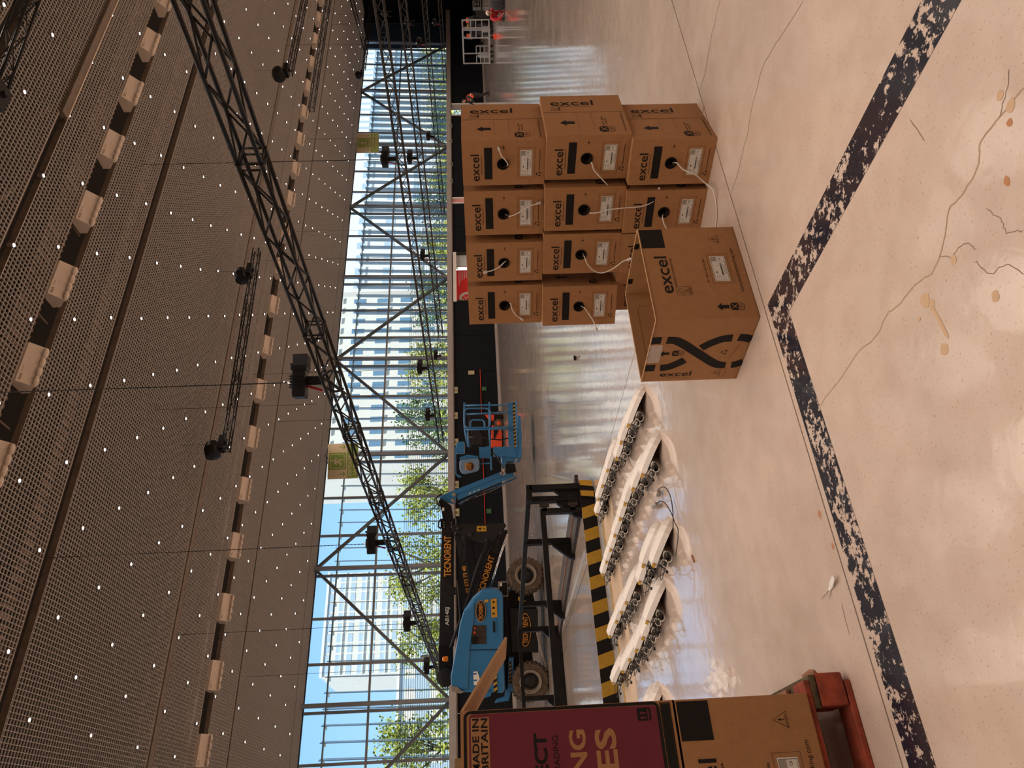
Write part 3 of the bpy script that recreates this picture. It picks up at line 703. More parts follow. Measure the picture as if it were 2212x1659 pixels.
def make_hoist():
    t = thing('chain_hoist', 'x', 'hoist', (0, 0, 0), 'black chain hoists on the trusses', world=False)
    # origin: truss axis; body hangs above
    MB().box((0, 0, .54), (.46, .24, .22)).box((.22, 0, .54), (.08, .28, .26)).box((-.22, 0, .54), (.08, .23, .21)).box((.02, 0, .66), (.22, .14, .05)).build('motor', 'steel_blk', t, bevel=.02)
    mb = MB(); [mb.box((-.10+.045*k, 0, .56), (.012, .27, .25)) for k in range(5)]; mb.build('cooling_rib', 'steel_blk', t)
    MB().box((.34, 0, .52), (.22, .24, .24)).tube((.30, 0, .62), (.30, 0, .70), .03, 8).build('chain_bag', 'cloth', t, bevel=.04)
    MB().tube((.02, 0, .46), (.02, 0, .20), .075, 10).box((.02, 0, .20), (.10, .07, .12)).build('lower_block', 'steel_blk', t)
    MB().tube((-.05, .06, .44), (-.13, .09, .20), .020, 8).build('sling', 'red', t)
    MB().path(spline([(-.1, .13, -.14), (-.14, .15, .0), (-.08, .1, .14), (0, 0, .2), (.08, -.1, .14), (.14, -.15, 0), (.1, -.13, -.14)]), .022, 6).build('strap', 'cloth', t)
    MB().path(spline([(0, .12, .6), (.0, .2, .5), (.1, .2, .42)]), .008, 5).build('control_cable', 'blkcable', t)
    MB().lathe((0, 0, 0), (0, 0, 1), [(.035, .64), (.04, .69), (.02, .74)], 8).build('hook', 'alu', t)
    return t
hp = make_hoist(); used = [0]
def hoist(p, yaw, label, zt=ZC, s=1):
    o = hp if not used[0] else copy_tree(hp); used[0] = 1
    o.location = p; o.rotation_euler = (0, 0, yaw); o.scale = (s, s, s); o['label'] = label
    c = MB(); z = .70*s; n = int((zt-p[2]-z)/.045)
    for k in range(n):
        a = V((p[0], p[1], p[2]+z+k*.045)); q = .011; 
        c.box(a+V((0, 0, .0225)), (.018, .006, .05) if k % 2 else (.006, .018, .05))
    tag(c.build('hoist_chain', 'blkcable'), 'chain of the hoist ' + label.replace('small ', '').replace('black chain hoist ', '').replace(', largest,', ''), 'chain', 'hoist chains'); 
def TP(X, pY, z=TZ): return (X, pY, z)
for Y, lb in ((9.45, 'black chain hoist with red sling, largest, on the nearest truss'), (16.9, 'black chain hoist next along the nearest truss, before the sky'), (25.0, 'black chain hoist third along the nearest truss, before the tower'), (32.9, 'black chain hoist at the far end of the nearest truss, by the amber beacon')):
    hoist((6.02+.012*(Y-2), Y, TZ), math.radians(-20), lb, s=.95)
for Yr, lb in ((.835, 'black chain hoist on the second truss beside the double arrow exit sign'), (1.48, 'black chain hoist on the second truss above the red poster wall')):
    hoist((18.6, Yr*18.9, TZ+.05), math.radians(-15), lb, s=.95)
hoist((18.6, 32.4, TZ+.05), math.radians(-15), 'black chain hoist near the far end of the second truss, toward the lift basket', s=.95)
for Y, lb in ((21.0, 'black chain hoist on the third truss right of the big double arrow sign'), (27.2, 'black chain hoist on the third truss near the second one on its left'), (36.2, 'small black chain hoist on the third truss above the ledge by the poster')):
    hoist((24.6+.012*(Y-7), Y, TZ), math.radians(-15), lb, s=.85)
for X, Y, z, lb in ((38.6, 24.5, 3.55, 'black chain hoist on the third lower truss above the high opening'), (38.6, 31, 3.55, 'black chain hoist above the first small exit sign'), (53, 32, 3.3, 'small black chain hoist in front of the ledge at the far corner'), (53, 27, 3.3, 'small black chain hoist right at the far corner of the ledge')):
    hoist((X, Y, z), 0, lb, s=.95)
pg = PZ(850, 35, 6)
hoist(tuple(PY(842, 30, 33)), 0, 'black chain hoist against the black end wall, highest one there', s=.95); hoist(tuple(PY(892, 50, 33)), 0, 'black chain hoist against the black end wall beside the ledge', s=.9)
def motor(p, label, s=1):     # end units: spotlight shaped motor on a clamp
    t = thing('truss_motor', label, 'motor', p, 'round motors under the ceiling trusses')
    p = V(p); MB().lathe(p+V((-.16*s, 0, .30*s)), (1, 0, .25), [(.02, -.2*s), (.17*s, -.17*s), (.19*s, .05*s), (.13*s, .2*s), (.05*s, .22*s)], 14).build('drum', 'steel_blk', t)
    MB().box(p+V((0, 0, .1*s)), (.34*s, .26*s, .12*s)).bar(p+V((-.1*s, 0, .3*s)), p+V((.02*s, 0, 0)), .06*s).build('clamp', 'steel_blk', t)
    MB().tube(p+V((0, 0, .2)), (p.x, p.y, ZC), .006, 5).build('wire', 'blkcable', t)
motor((pD0.x, pD0.y, 10.15), 'round black motor at the upper end of the short ceiling truss', 1.5); motor((pD1.x+.3, pD1.y, 10.15), 'round black motor at the lower end of the short ceiling truss', 1.5)
motor((pE1.x+.3, pE1.y, 9.9), 'round black motor on the truss near the far diffusers', 1.7); motor(tuple(PZ(12, 205, 9.3)), 'round black motor in the nearest ceiling corner', 1.4)
motor(tuple(PY(785, 158, 38)), 'round black motor under the tangled far corner truss', 1.4)
for i, (x1_, y1_, x2_, y2_) in enumerate(((250, 343.5, 830, 333), (365, 1390, 740, 1370), (470, 40, 790, 34), (540, 61, 790, 58), (560, 820, 640, 817))):
    a = PZ(x1_, y1_, ZC); 
wr_ = [(12.2, 20.2, 'thin steel wire hanging beside the short ceiling truss'), (30.5, 31.0, 'thin steel wire dropping past the far diffusers'), (21.0, 33.0, 'thin steel wire dropping near the hanging exit sign')]
for x, y, lb in wr_: tag(MB().tube((x, y, 6.5), (x, y, ZC), .008, 4).build('hanging_wire', 'blkcable'), lb, 'wire', 'thin hanging wires')

# big hanging exit signs
def exit_sign(p, w, h, label, arrows):
    p = V(p); t = thing('hanging_exit_sign', label, 'sign', p, 'large hanging exit signs')
    xd = V((.94, -.34, 0)).normalized(); n = V((-.34, -.94, 0)).normalized()
    R = Matrix((xd, -n, V((0, 0, 1)))).transposed()
    MB().box(p, (w, .06, h), R).build('panel', 'cream', t)
    f = Face(p - xd*w/2 + V((0, 0, h/2)) + n*.031, xd, (0, 0, -1), n, w, h)
    mb = MB(); f.rect(mb, .26, .04, .74, .60); mb.build('green_square', 'green', t)
    mb = MB(); f.frame(mb, .30, .09, .70, .55, .02*h, .003); running_man(f, mb, .32, .08, .68, .56); mb.build('pictogram', 'cream', t)
    mb = MB(); f.rect(mb, .02, .64, .98, .99); mb.build('green_band', 'green', t)
    mb = MB()
    if arrows != 1: f.text(mb, 'SORTIDA DE EMERGENCIA', .1, .68, .9, .80, .003, .02); f.text(mb, 'SALIDA DE EMERGENCIA', .1, .84, .9, .95, .003, .02)
    else: f.text(mb, 'SORTIDA DE', .06, .67, .66, .79, .003, .02); f.text(mb, 'SALIDA DE', .10, .83, .66, .94, .003, .02)
    mb.build('lettering', 'cream', t)
    mb = MB()
    for cx_ in ((.13, .87) if arrows == 2 else (.13, .9)):
        f.poly(mb, [(cx_-.012, .38), (cx_+.012, .38), (cx_+.012, .56), (cx_-.012, .56)], .003); f.line(mb, [(cx_-.06, .50), (cx_, .57), (cx_+.06, .50)], .03*h, .0035)
    mb.build('arrows', 'green', t)
    MB().tube(p-xd*w*.4+V((0, 0, h/2)), p-xd*w*.4+V((0, 0, ZC+.05-p.z)), .012, 5).tube(p+xd*w*.4+V((0, 0, h/2)), p+xd*w*.4+V((0, 0, ZC+.05-p.z)), .012, 5).build('hanger', 'alu', t)
c = PY(741, 996, 38); exit_sign(c, 2.05, 1.75, 'large white and green exit sign beside the nearest truss, over the lift', 1)
c = PY(794, 309, 40); exit_sign(c, 1.75, 1.85, 'large exit sign with two down arrows, beside the second truss', 2)

# ================================================================== CARDBOARD BOXES
def fsc(f, mb, u0, v0, u1, v1, e=.0009):
    f.frame(mb, u0, v0, u1, v1, .0012, e)
    q = lambda a, b: (u0+(u1-u0)*a, v0+(v1-v0)*b)
    f.line(mb, [q(.12, .34), q(.2, .48), q(.36, .2), q(.52, .12), q(.72, .2), q(.74, .36), q(.62, .40)], .002, e)
    f.line(mb, [q(.45, .40), q(.45, .56)], .002, e); f.text(mb, 'FSC', *q(.3, .56), *q(.66, .72), e)
    for k in range(3): f.line(mb, [q(.12, .79+.07*k), q(.85, .79+.07*k)], .0014, e)
def recycle(f, mb, u, v, r, e=.0009):
    for k in range(3):
        a0 = math.radians(90+120*k); pts = [(u + r*math.cos(a0+t)/f.W, v - r*math.sin(a0+t)/f.H) for t in (-.75, -.3, .2, .6)]
        f.line(mb, pts, r*.42, e)
def cert(f, mb, mbk, u0, v0, u1, v1):       # rounded badge: dark half with an X ribbon, outlined half with CERT
    W, H = (u1-u0)*f.W, (v1-v0)*f.H; r = W*.28
    pts = [(u0 + a/f.W, v0 + b/f.H) for a, b in rrect(0, W, 0, H, r)]
    f.line(mb, pts, .0022, .0009, True)
    f.poly(mb, [(u0+a/f.W, v0+b/f.H) for a, b in rrect(0, W, 0, H*.6, r)], .0009)
    q = lambda a, b: (u0+(u1-u0)*a, v0+(v1-v0)*b)
    for s in (1, -1):
        f.line(mbk, [q(.5+s*x, y) for x, y in ((-.3, .10), (-.2, .16), (-.06, .27), (.06, .35), (.2, .46), (.3, .52))], W*.09, .0016)
    f.text(mb, 'CERT', *q(.2, .70), *q(.8, .88), .0009)
def excel(f, mb, u0, v0, u1, v1, down=False):
    (f.textd if down else f.text)(mb, 'excel', u0, v0, u1, v1, .0009, .008)
def label(f, par, u0, v0, u1, v1, vert=False):
    mb = MB(); f.rect(mb, u0, v0, u1, v1, .001); l = mb.build('white_label', 'paper', par)
    q = lambda a, b: (u0+(u1-u0)*a, v0+(v1-v0)*b)
    mb = MB(); f.rect(mb, *q(.80, .06), *q(.96, .42), .0014); mb.build('grey_patch', 'paper_grey', l)
    mb = MB(); f.frame(mb, *q(.03, .05), *q(.97, .95), .0012, .0014)
    f.line(mb, [q(.05, .62), q(.62, .62)], .0008, .0014); f.line(mb, [q(.78, .05), q(.78, .95)], .0008, .0014); f.line(mb, [q(.62, .3), q(.62, .95)], .0008, .0014)
    rr = random.Random(3); x = .24
    while x < .70: w_ = rr.choice((.006, .01, .014)); f.rect(mb, *q(x, .56), *q(x+w_, .68), .0014); x += w_+rr.choice((.006, .01))
    f.text(mb, 'CE', *q(.84, .56), *q(.93, .70), .0014); f.poly(mb, [q(.30, .24), q(.40, .20), q(.36, .32)], .0014)
    for k in range(3): f.line(mb, [q(.10, .2+.12*k), q(.22, .2+.12*k)], .001, .0014)
    for k in range(2): f.line(mb, [q(.30, .78+.09*k), q(.58, .78+.09*k)], .001, .0014)
    mb.build('label_print', 'ink', l)
    mb = MB(); du, dv = .014/f.W, .012/f.H; f.frame(mb, u0-du, v0-dv, u1+du, v1+dv, .0012, .0009); return mb
BW, BD, BH = .232, .415, .402
def make_cable_box():
    t = thing('cable_box', 'x', 'cardboard box', (0, 0, 0), 'stacked cable boxes', world=False)
    # local: x = depth, y = width of the front face (x = 0), z = up.  Front has a round cable hole.
    hc, hr = V((0, BW*.52, BH*.51)), .026
    mb = MB().add([(0, 0, 0), (BD, 0, 0), (BD, BW, 0), (0, BW, 0), (0, 0, BH), (BD, 0, BH), (BD, BW, BH), (0, BW, BH)], [(0, 1, 5, 4), (1, 2, 6, 5), (2, 3, 7, 6), (4, 5, 6, 7), (0, 3, 2, 1)])
    n = 24; ring = [hc + V((0, hr*math.cos(2*math.pi*i/n), hr*math.sin(2*math.pi*i/n))) for i in range(n)]
    k = len(mb.v); mb.v += [tuple(p) for p in ring]                     # front face with a hole: fan between the ring and the rectangle
    cor = {0: 7, 1: 4, 2: 0, 3: 3}
    cs = [V((0, BW, BH)), V((0, 0, BH)), V((0, 0, 0)), V((0, BW, 0))]; ci = [7, 4, 0, 3]
    for i in range(n):
        a = ring[i]; m = (i+.5)/n*360; c = int(((m) % 360)//90); mb.f.append((k+i, ci[c], k+(i+1) % n))
    for i in range(4): mb.f.append((k + (i*n//4) % n, ci[(i-1) % 4], ci[i])) 
    mb.build('carton', 'card', t)
    MB().lathe(hc, (1, 0, 0), [(hr*1.14, 0), (hr*1.14, -.0035), (hr*.97, -.0035), (hr*.95, .012), (hr*.93, .03)], 24, False).build('hole_grommet', 'ink', t).data.polygons[-1].use_smooth = False
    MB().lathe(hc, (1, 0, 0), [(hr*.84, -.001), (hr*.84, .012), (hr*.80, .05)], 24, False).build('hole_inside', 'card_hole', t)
    fr = Face((0, BW, BH), (0, -1, 0), (0, 0, -1), (-1, 0, 0), BW, BH)
    mb = MB(); excel(fr, mb, .10, .10, .70, .205); mb.build('name_print', 'ink', t)
    mb = MB(); fr.text(mb, 'without compromise.', .24, .222, .68, .245); mb.build('slogan_print', 'ink', t)
    mb = MB(); fr.rect(mb, .14, .265, .845, .36); mb.build('black_bar', 'ink', t)
    mb = MB(); recycle(fr, mb, .24, .925, .010); fr.line(mb, [(.32, .935), (.80, .935)], .0022)
    fr.poly(mb, [(.82, .485), (.86, .50), (.82, .515)]); fr.line(mb, [(.86, .5), (.9, .5)], .0014); mb.build('front_print', 'ink', t)
    label(fr, t, .21, .70, .78, .845).build('label_border', 'ink_brown', t)
    sd = Face((0, 0, BH), (1, 0, 0), (0, 0, -1), (0, -1, 0), BD, BH)
    mb = MB(); mk = MB(); excel(sd, mb, .735, .11, .87, .645, True); mb.build('side_name_print', 'ink', t)
    mb = MB(); sd.textd(mb, 'without compromise.', .695, .23, .722, .62); mb.build('side_slogan_print', 'ink', t); mb = MB()
    fsc(sd, mb, .60, .11, .72, .22); sd.poly(mb, [(.30, .18), (.235, .26), (.27, .26), (.27, .36), (.33, .36), (.33, .26), (.365, .26)]); mb.build('arrow_print', 'ink', t); mb = MB()
    cert(sd, mb, mk, .07, .64, .195, .82); sd.text(mb, 'Part No. 100-003', .22, .685, .44, .71); sd.text(mb, '4 Pair UTP', .25, .725, .40, .75)
    sd.text(mb, 'www.excel-networking.com', .07, .93, .52, .965)
    mb.build('side_print', 'ink', t); mk.build('badge_ribbon', 'card', t)
    mb = MB(); sd.line(mb, [(.56, .0), (.562, .3), (.56, 1)], .0025); sd.line(mb, [(.10+.0, .40), (.10, .40)], .001); sd.line(mb, [(.56, .40), (.16, .40), (.11, .43), (.10, .49), (.11, .55), (.16, .58), (.56, .58)], .0010); mb.build('flap_seam', 'ink_brown', t)
    return t
bxp = make_cable_box(); ub = [0]
def cbox(x, y, z, ang, lb):
    o = bxp if not ub[0] else copy_tree(bxp); ub[0] = 1
    o.location = (x, y, z); o.rotation_euler = (0, 0, math.radians(ang)); o['label'] = lb; return o
A0 = 16.5
# (near right corner of the front face)
BX = [(2.737, 2.237, 0, 15.0, 'brown cable box, bottom of the nearest column, its cable running to the floor'),
      (2.774, 2.235, 1, 11.5, 'brown cable box, middle of the nearest column, jutting out to the side'),
      (2.797, 2.274, 2, 14.0, 'brown cable box, top of the nearest column, cable bent upward'),
      (2.662, 2.485, 0, 17.0, 'brown cable box, bottom of the second column, half behind the open carton'),
      (2.690, 2.478, 1, 19.5, 'brown cable box, middle of the second column, long cable crossing below'),
      (2.730, 2.527, 2, 23.5, 'brown cable box, top of the second column, cable hanging over its label'),
      (2.600, 2.720, 0, 18.0, 'brown cable box, bottom of the third column, mostly behind the open carton'),
      (2.605, 2.715, 1, 18.5, 'brown cable box, middle of the third column, cable looping onto the open carton'),
      (2.610, 2.770, 2, 17.5, 'brown cable box, top of the third column, cable across its printed name'),
      (2.540, 2.955, 0, 20.0, 'brown cable box, bottom of the last column, only a strip showing'),
      (2.485, 2.985, 1, 27.0, 'brown cable box, middle of the last column, turned to show its side arrow'),
      (2.530, 3.018, 2, 24.5, 'brown cable box, top of the last column, cable hanging near its corner')]
for x, y, k, a, lb in BX: cbox(x, y, k*.403, a, lb)
def frontpt(i, px, py, off):       # point on a plane `off` in front of box i's front face
    x, y, k, a, _ = BX[i]; an = math.radians(a); n = V((-math.cos(an), -math.sin(an), 0)); d = ray(px, py)
    t = (n.dot(V((x, y, 0))-CAM) + off)/n.dot(d); return CAM + d*t
def cable(i, pts, lb, plug=True):
    P = [frontpt(i, *p) for p in pts]
    t = thing('network_cable', lb, 'cable', P[0], 'white network cables')
    S_ = spline(P, 7); MB().path(S_, .0032, 7).build('cord', 'cable', t, True)
    if plug:
        d = (S_[-1]-S_[-2]).normalized(); up_ = V((0, 0, 1)) if abs(d.z) < .9 else V((0, 1, 0))
        MB().bar(S_[-1], S_[-1]+d*.021, .0115, .008, up_).bar(S_[-1]+d*.003, S_[-1]+d*.016, .006, .013, up_).build('plug', 'plug', t); MB().bar(S_[-1]-d*.004, S_[-1]+d*.008, .007, .006, up_).build('plug_core', 'cable', t)
H_ = -.035
cable(2, [(1090, 362, H_), (1097, 356, .004), (1092, 346, .012), (1084, 338, .014), (1079, 326, .012)], 'white cable curling up from the hole of the nearest top box')
cable(5, [(1090, 462, H_), (1101, 467, .006), (1116, 462, .012), (1130, 454, .014), (1146, 445, .012), (1160, 440, .01)], 'white cable from the second top box, plug over the label')
cable(8, [(1096, 563, H_), (1090, 566, .006), (1078, 577, .012), (1064, 584, .014), (1052, 587, .012)], 'white cable lying across the printed name of the third top box')
cable(11, [(1094, 648, H_), (1103, 656, .006), (1106, 667, .012), (1114, 680, .014), (1124, 687, .012)], 'white cable from the last top box, plug near its lower corner')
cable(1, [(1268, 345, H_), (1278, 352, .006), (1283, 367, .014), (1296, 382, .02), (1309, 396, .02), (1316, 404, .018)], 'white cable from the nearest middle box, plug hanging over the box beside')
cable(4, [(1268, 456, H_), (1276, 460, .006), (1292, 459, .015), (1315, 453, .02), (1350, 449, .022), (1385, 446, .022), (1408, 437, .02), (1421, 424, .018), (1423, 414, .014)], 'long white cable from the second middle box reaching the bottom row')
cable(7, [(1258, 545, H_), (1263, 556, .006), (1270, 572, .014), (1285, 586, .02), (1303, 589, .03), (1325, 580, .04), (1345, 565, .05), (1356, 561, .06)], 'white cable looping from the third middle box to the open carton')
cable(10, [(1252, 660, H_), (1262, 665, .006), (1272, 678, .014), (1281, 692, .02), (1288, 708, .018)], 'white cable dangling past the last middle box')
fl_ = [frontpt(0, 1452, 352, H_), frontpt(0, 1462, 352, .006), frontpt(0, 1476, 366, .02), frontpt(0, 1500, 376, .04), frontpt(0, 1522, 394, .03), PZ(1540, 410, .02), PZ(1547, 440, .004), PZ(1548, 470, .004), PZ(1545, 498, .004), PZ(1545, 540, .004)]
t = thing('network_cable', 'long white cable running from the bottom near box down behind the open carton', 'cable', fl_[0], 'white network cables'); MB().path(spline(fl_, 7), .0034, 7).build('cord', 'cable', t, True)
cable(3, [(1434, 460, H_), (1431, 468, .006), (1434, 482, .012), (1440, 494, .014)], 'short white cable from the bottom second box going behind the open carton', False)

# open carton
N_, R_, L_ = V((1.751, 2.334, 0)), V((2.268, 2.344, 0)), V((1.704, 2.729, 0)); CH = .433
ax = (R_-N_).normalized(); ay = (L_-N_).normalized(); CWd, CDp = (R_-N_).length, (L_-N_).length
oc = thing('open_carton', 'large open brown carton standing in front of the stacked cable boxes', 'cardboard box', N_)
T = .005
def wallp(a, b, inn): return [a, b, b+inn*T, a+inn*T]
B_ = N_+ax*CWd+ay*CDp
up_z = V((0, 0, CH))
MB().prism([N_, R_, R_+ay*T, N_+ay*T], up_z).build('front_panel', 'card', oc); MB().prism([N_+ay*T, L_-ay*T, L_-ay*T+ax*T, N_+ay*T+ax*T], up_z).build('side_panel', 'card', oc)
MB().prism([L_, L_-ay*T, B_-ay*T, B_], up_z).build('back_panel', 'card_in', oc); MB().prism([R_+ay*T, R_-ax*T+ay*T, B_-ax*T-ay*T, B_-ay*T], up_z).build('side_panel', 'card_in', oc)
MB().prism([N_, R_, B_, L_], V((0, 0, .004))).build('bottom_panel', 'card_in', oc)
mb = MB()
for a, b in ((N_, R_), (N_, L_), (L_, B_), (R_, B_)): mb.bar(a+up_z, b+up_z, .0065, .003)
mb.build('torn_edge', 'card_edge', oc)
ff = Face(N_+up_z, ax, (0, 0, -1), -ax.cross(V((0, 0, 1))) if (-ax.cross(V((0, 0, 1)))).y < 0 else ax.cross(V((0, 0, 1))), CWd, CH)
def tri_warn(f, mb, u, v, w_, h_, t_=.002):
    f.line(mb, [(u, v+h_), (u+w_/2, v), (u+w_, v+h_)], t_, .0009, True); f.line(mb, [(u+w_*.2, v+h_*.88), (u+w_*.8, v+h_*.88)], t_*.7, .0009)
    f.poly(mb, [(u+w_*.46, v+h_*.35), (u+w_*.44, v+h_*.62), (u+w_*.56, v+h_*.62), (u+w_*.54, v+h_*.35)][::-1]); f.poly(mb, [(u+w_*(.5+.05*math.cos(i)), v+h_*(.75+.05*math.sin(i))) for i in range(6)])
def carton_face(f, par, pr='carton'):
    mb, mk = MB(), MB()
    f.rect(mb, .772, .012, .988, .245); mb.build('black_square', 'ink', par); mb = MB(); excel(f, mb, .27, .105, .675, .235); mb.build('name_print', 'ink', par); mb = MB(); f.text(mb, 'without compromise.', .34, .252, .655, .285); mb.build('slogan_print', 'ink', par); mb = MB()
    fsc(f, mb, .245, .26, .34, .41); f.text(mb, 'ISO 11801 & EIA/TIA 568A', .37, .585, .64, .605); tri_warn(f, mb, .815, .70, .09, .105); mb.build('warning_print', 'ink', par); mb = MB()
    f.text(mb, 'www.excel-networking.com', .265, .885, .745, .93)
    f.poly(mb, [(.115, .615), (.075, .66), (.097, .66), (.097, .73), (.133, .73), (.133, .66), (.155, .66)]); cert(f, mb, mk, .08, .745, .15, .875)
    mb.build('front_print', 'ink', par); mk.build('badge_ribbon', 'card', par)
    lb = label(f, par, .385, .665, .66, .815); lb.build('label_border', 'ink_brown', par)
    mb = MB(); f.line(mb, [(.16, .36), (.82, .36), (.86, .375), (.875, .41), (.86, .445), (.82, .46), (.16, .50), (.12, .48), (.105, .43), (.12, .38)], .0010, .0006, True); mb.build('handle_perforation', 'card_edge', par)
carton_face(ff, oc)
fs_ = Face(L_+up_z, -ay, (0, 0, -1), -ax, CDp, CH)
mb, mk = MB(), MB()
def rib(pts, w_=.043): fs_.line(mb, [(q.x, q.y) for q in spline([(a, b, 0) for a, b in pts], 6)], w_)
rib([(.685, .0), (.69, .05), (.69, .10)]); rib([(.69, .155), (.68, .24), (.62, .33), (.53, .43), (.44, .53), (.34, .64), (.27, .73), (.25, .80), (.25, .83)])
rib([(.24, .0), (.24, .05), (.24, .105)]); rib([(.235, .16), (.25, .24), (.30, .32), (.36, .39)]); rib([(.55, .52), (.62, .60), (.68, .70), (.695, .80)]); rib([(.70, .86), (.69, .93), (.66, 1.0)]); rib([(.25, .89), (.26, .94), (.30, 1.0)])
fs_.poly(mb, [(.475, .115), (.43, .16), (.455, .16), (.455, .215), (.495, .215), (.495, .16), (.52, .16)]); cert(fs_, mb, mk, .435, .245, .515, .355)
mb.build('ribbon_logo', 'ink', oc); mb = MB(); excel(fs_, mb, .085, .175, .165, .50, True); fs_.textd(mb, 'without compromise.', .055, .25, .07, .48); recycle(fs_, mb, .47, .77, .012); fs_.line(mb, [(.37, .84), (.60, .90)], .0015)
tri_warn(fs_, mb, .08, .70, .10, .10); fs_.line(mb, [(.04, .85), (.2, .85)], .0012)
mb.build('side_print', 'ink', oc); mk.build('badge_ribbon', 'card', oc)
mb = MB(); f2 = Face(L_+up_z+V((0, 0, 0)), -ay, (0, 0, -1), -ax, CDp, CH); mb2 = MB(); f2.rect(mb2, .33, .0, .62, .13, .0016); mb2.build('clear_tape', 'film', oc)
fi = Face(B_+up_z-ay*T-ax*0, -ax, (0, 0, -1), -ay, CWd, CH); mb = MB()
fi.line(mb, [(.2, .10), (.8, .10), (.84, .14), (.84, .3), (.2, .3), (.16, .26), (.16, .14)], .0012, .001, True); mb.build('inner_crease', 'ink_brown', oc)
mb = MB(); fi2 = Face(R_-ax*T+up_z+ay*CDp, -ay, (0, 0, -1), -ax, CDp, CH); fi2.rect(mb, .18, .0, .26, .05); fi2.rect(mb, .72, .0, .80, .05); fi2.poly(mb, [(.35+.1*math.cos(a), .42+.09*math.sin(a)) for a in [i*math.pi/6 for i in range(12)]]); mb.build('inner_print', 'ink', oc)

# pallet with the two cartons at the picture's lower edge
FY, FX = 2.437, .340
pl = thing('pallet', 'chipped red wooden pallet under the carton pile at the lower edge', 'pallet', (-.2, 2.9, 0))
def plank(x0, x1, y0, y1, z0, z1, m='woodchip', nm='board'): return MB().bx(x0, x1, y0, y1, z0, z1).build(nm, m, pl, bevel=.004)
PLX, PLY = .385, FY+.012
for yy in (PLY, PLY+.35, PLY+.70): plank(-.80, PLX-.01, yy, yy+.10, 0, .02, 'redwood')
for yy in (PLY, PLY+.35, PLY+.70):
    for xx in (PLX-.085, -.25, -.80): MB().bx(xx, xx+.10, yy, yy+.145, .022, .112).build('block', 'redwood', pl, bevel=.007)
for xx in (-.80, -.25, PLX-.09): plank(xx, xx+.10, PLY, PLY+.80, .113, .134, 'oldwood')
for k in range(5): plank(-.80, PLX-.005, PLY+.0+.175*k, PLY+.10+.175*k, .134, .153, 'redwood' if k == 0 else 'woodchip')
MB().prism([(PLX+.012, PLY+.01, .11), (PLX+.03, PLY+.03, .095), (PLX+.036, PLY+.06, .10), (PLX+.02, PLY+.07, .125), (PLX, PLY+.05, .132), (PLX, PLY+.01, .13)], (-.02, .01, -.02)).build('splinter', 'woodchip', pl)
SEAM, TOPZ = .582, 1.252
lc = thing('lower_carton', 'brown carton with black corner square on the red pallet', 'cardboard box', (0, FY+.2, .155))
MB().bx(FX-.52, FX, FY, FY+.40, .155, SEAM).build('carton', 'card', lc, bevel=.004)
lf = Face((FX-.52, FY, SEAM), (1, 0, 0), (0, 0, -1), (0, -1, 0), .52, SEAM-.155); carton_face(lf, lc)
mb = MB(); s2 = Face((FX, FY, SEAM), (0, 1, 0), (0, 0, -1), (1, 0, 0), .4, .427); s2.line(mb, [(.05, 0), (.05, 1)], .002); mb.build('side_crease', 'ink_brown', lc)
pk = thing('pink_carton', 'tall magenta printed carton standing on the brown carton', 'cardboard box', (0, FY+.2, SEAM))
W2, H2 = .62, TOPZ-SEAM
T = .006; x0_, x1_ = FX-W2, FX; y0_, y1_ = FY, FY+.42
MB().bx(x0_, x1_, y0_, y0_+T, SEAM, TOPZ).build('front_panel', 'card', pk); MB().bx(x1_-T, x1_, y0_+T, y1_, SEAM, TOPZ).build('side_panel', 'card', pk)
MB().bx(x0_, x0_+T, y0_+T, y1_, SEAM, TOPZ).build('side_panel', 'card', pk); MB().bx(x0_+T, x1_-T, y1_-T, y1_, SEAM, TOPZ).build('back_panel', 'card', pk); MB().bx(x0_, x1_, y0_, y1_, SEAM, SEAM+T).build('bottom_panel', 'card', pk)
MB().prism([(x1_, y0_+.004, TOPZ), (x1_, y1_-.02, TOPZ), (x1_+.232, y1_-.03, TOPZ-.150), (x1_+.222, y0_+.02, TOPZ-.150)], (-.004, 0, -.006)).build('open_flap', 'card_edge', pk)
MB().prism([(x0_+.1, y1_, TOPZ), (.18, y1_, TOPZ), (.17, y1_+.02, TOPZ+.02), (x0_+.1, y1_+.02, TOPZ+.02)], (0, 0, .012)).bx(x0_, .215, y0_+.06, y0_+.066, TOPZ-.01, TOPZ+.022).bx(x0_, .17, y0_+.02, y0_+.026, TOPZ-.01, TOPZ+.012).build('folded_flap', 'card_edge', pk)
f = Face((x0_, FY, TOPZ), (1, 0, 0), (0, 0, -1), (0, -1, 0), W2, H2)
U = lambda X: (X-x0_)/W2
VZ = lambda z: (TOPZ-z)/H2
mb = MB(); f.poly(mb, [(U(x0_)+a/f.W, VZ(1.226)+b/f.H) for a, b in rrect(.03, W2-.012, 0, .585, .012)], .0006); mb.build('magenta_field', 'magenta', pk)
mb = MB(); f.line(mb, [(U(x0_)+a/f.W, VZ(1.238)+b/f.H) for a, b in rrect(.018, W2-.006, 0, .602, .016)], .009, .0012, True)
f.frame(mb, U(-.27), VZ(.629), U(.334), VZ(.597), .003, .0012); f.rect(mb, U(-.262), VZ(.625), U(.33), VZ(.601), .0009)
f.text(mb, 'ECT', U(.150), VZ(1.030), U(.266), VZ(.990), .0014, .03); f.text(mb, 'RADING', U(.162), VZ(.973), U(.257), VZ(.955), .0014)
f.poly(mb, [(U(.285)+a/f.W, VZ(.703)+b/f.H) for a, b in rrect(0, .037, 0, .042, .005)], .0012)
mb.build('black_print', 'ink', pk)
mb = MB(); f.rect(mb, U(.152), VZ(1.2205), U(.319), VZ(1.164), .0012)
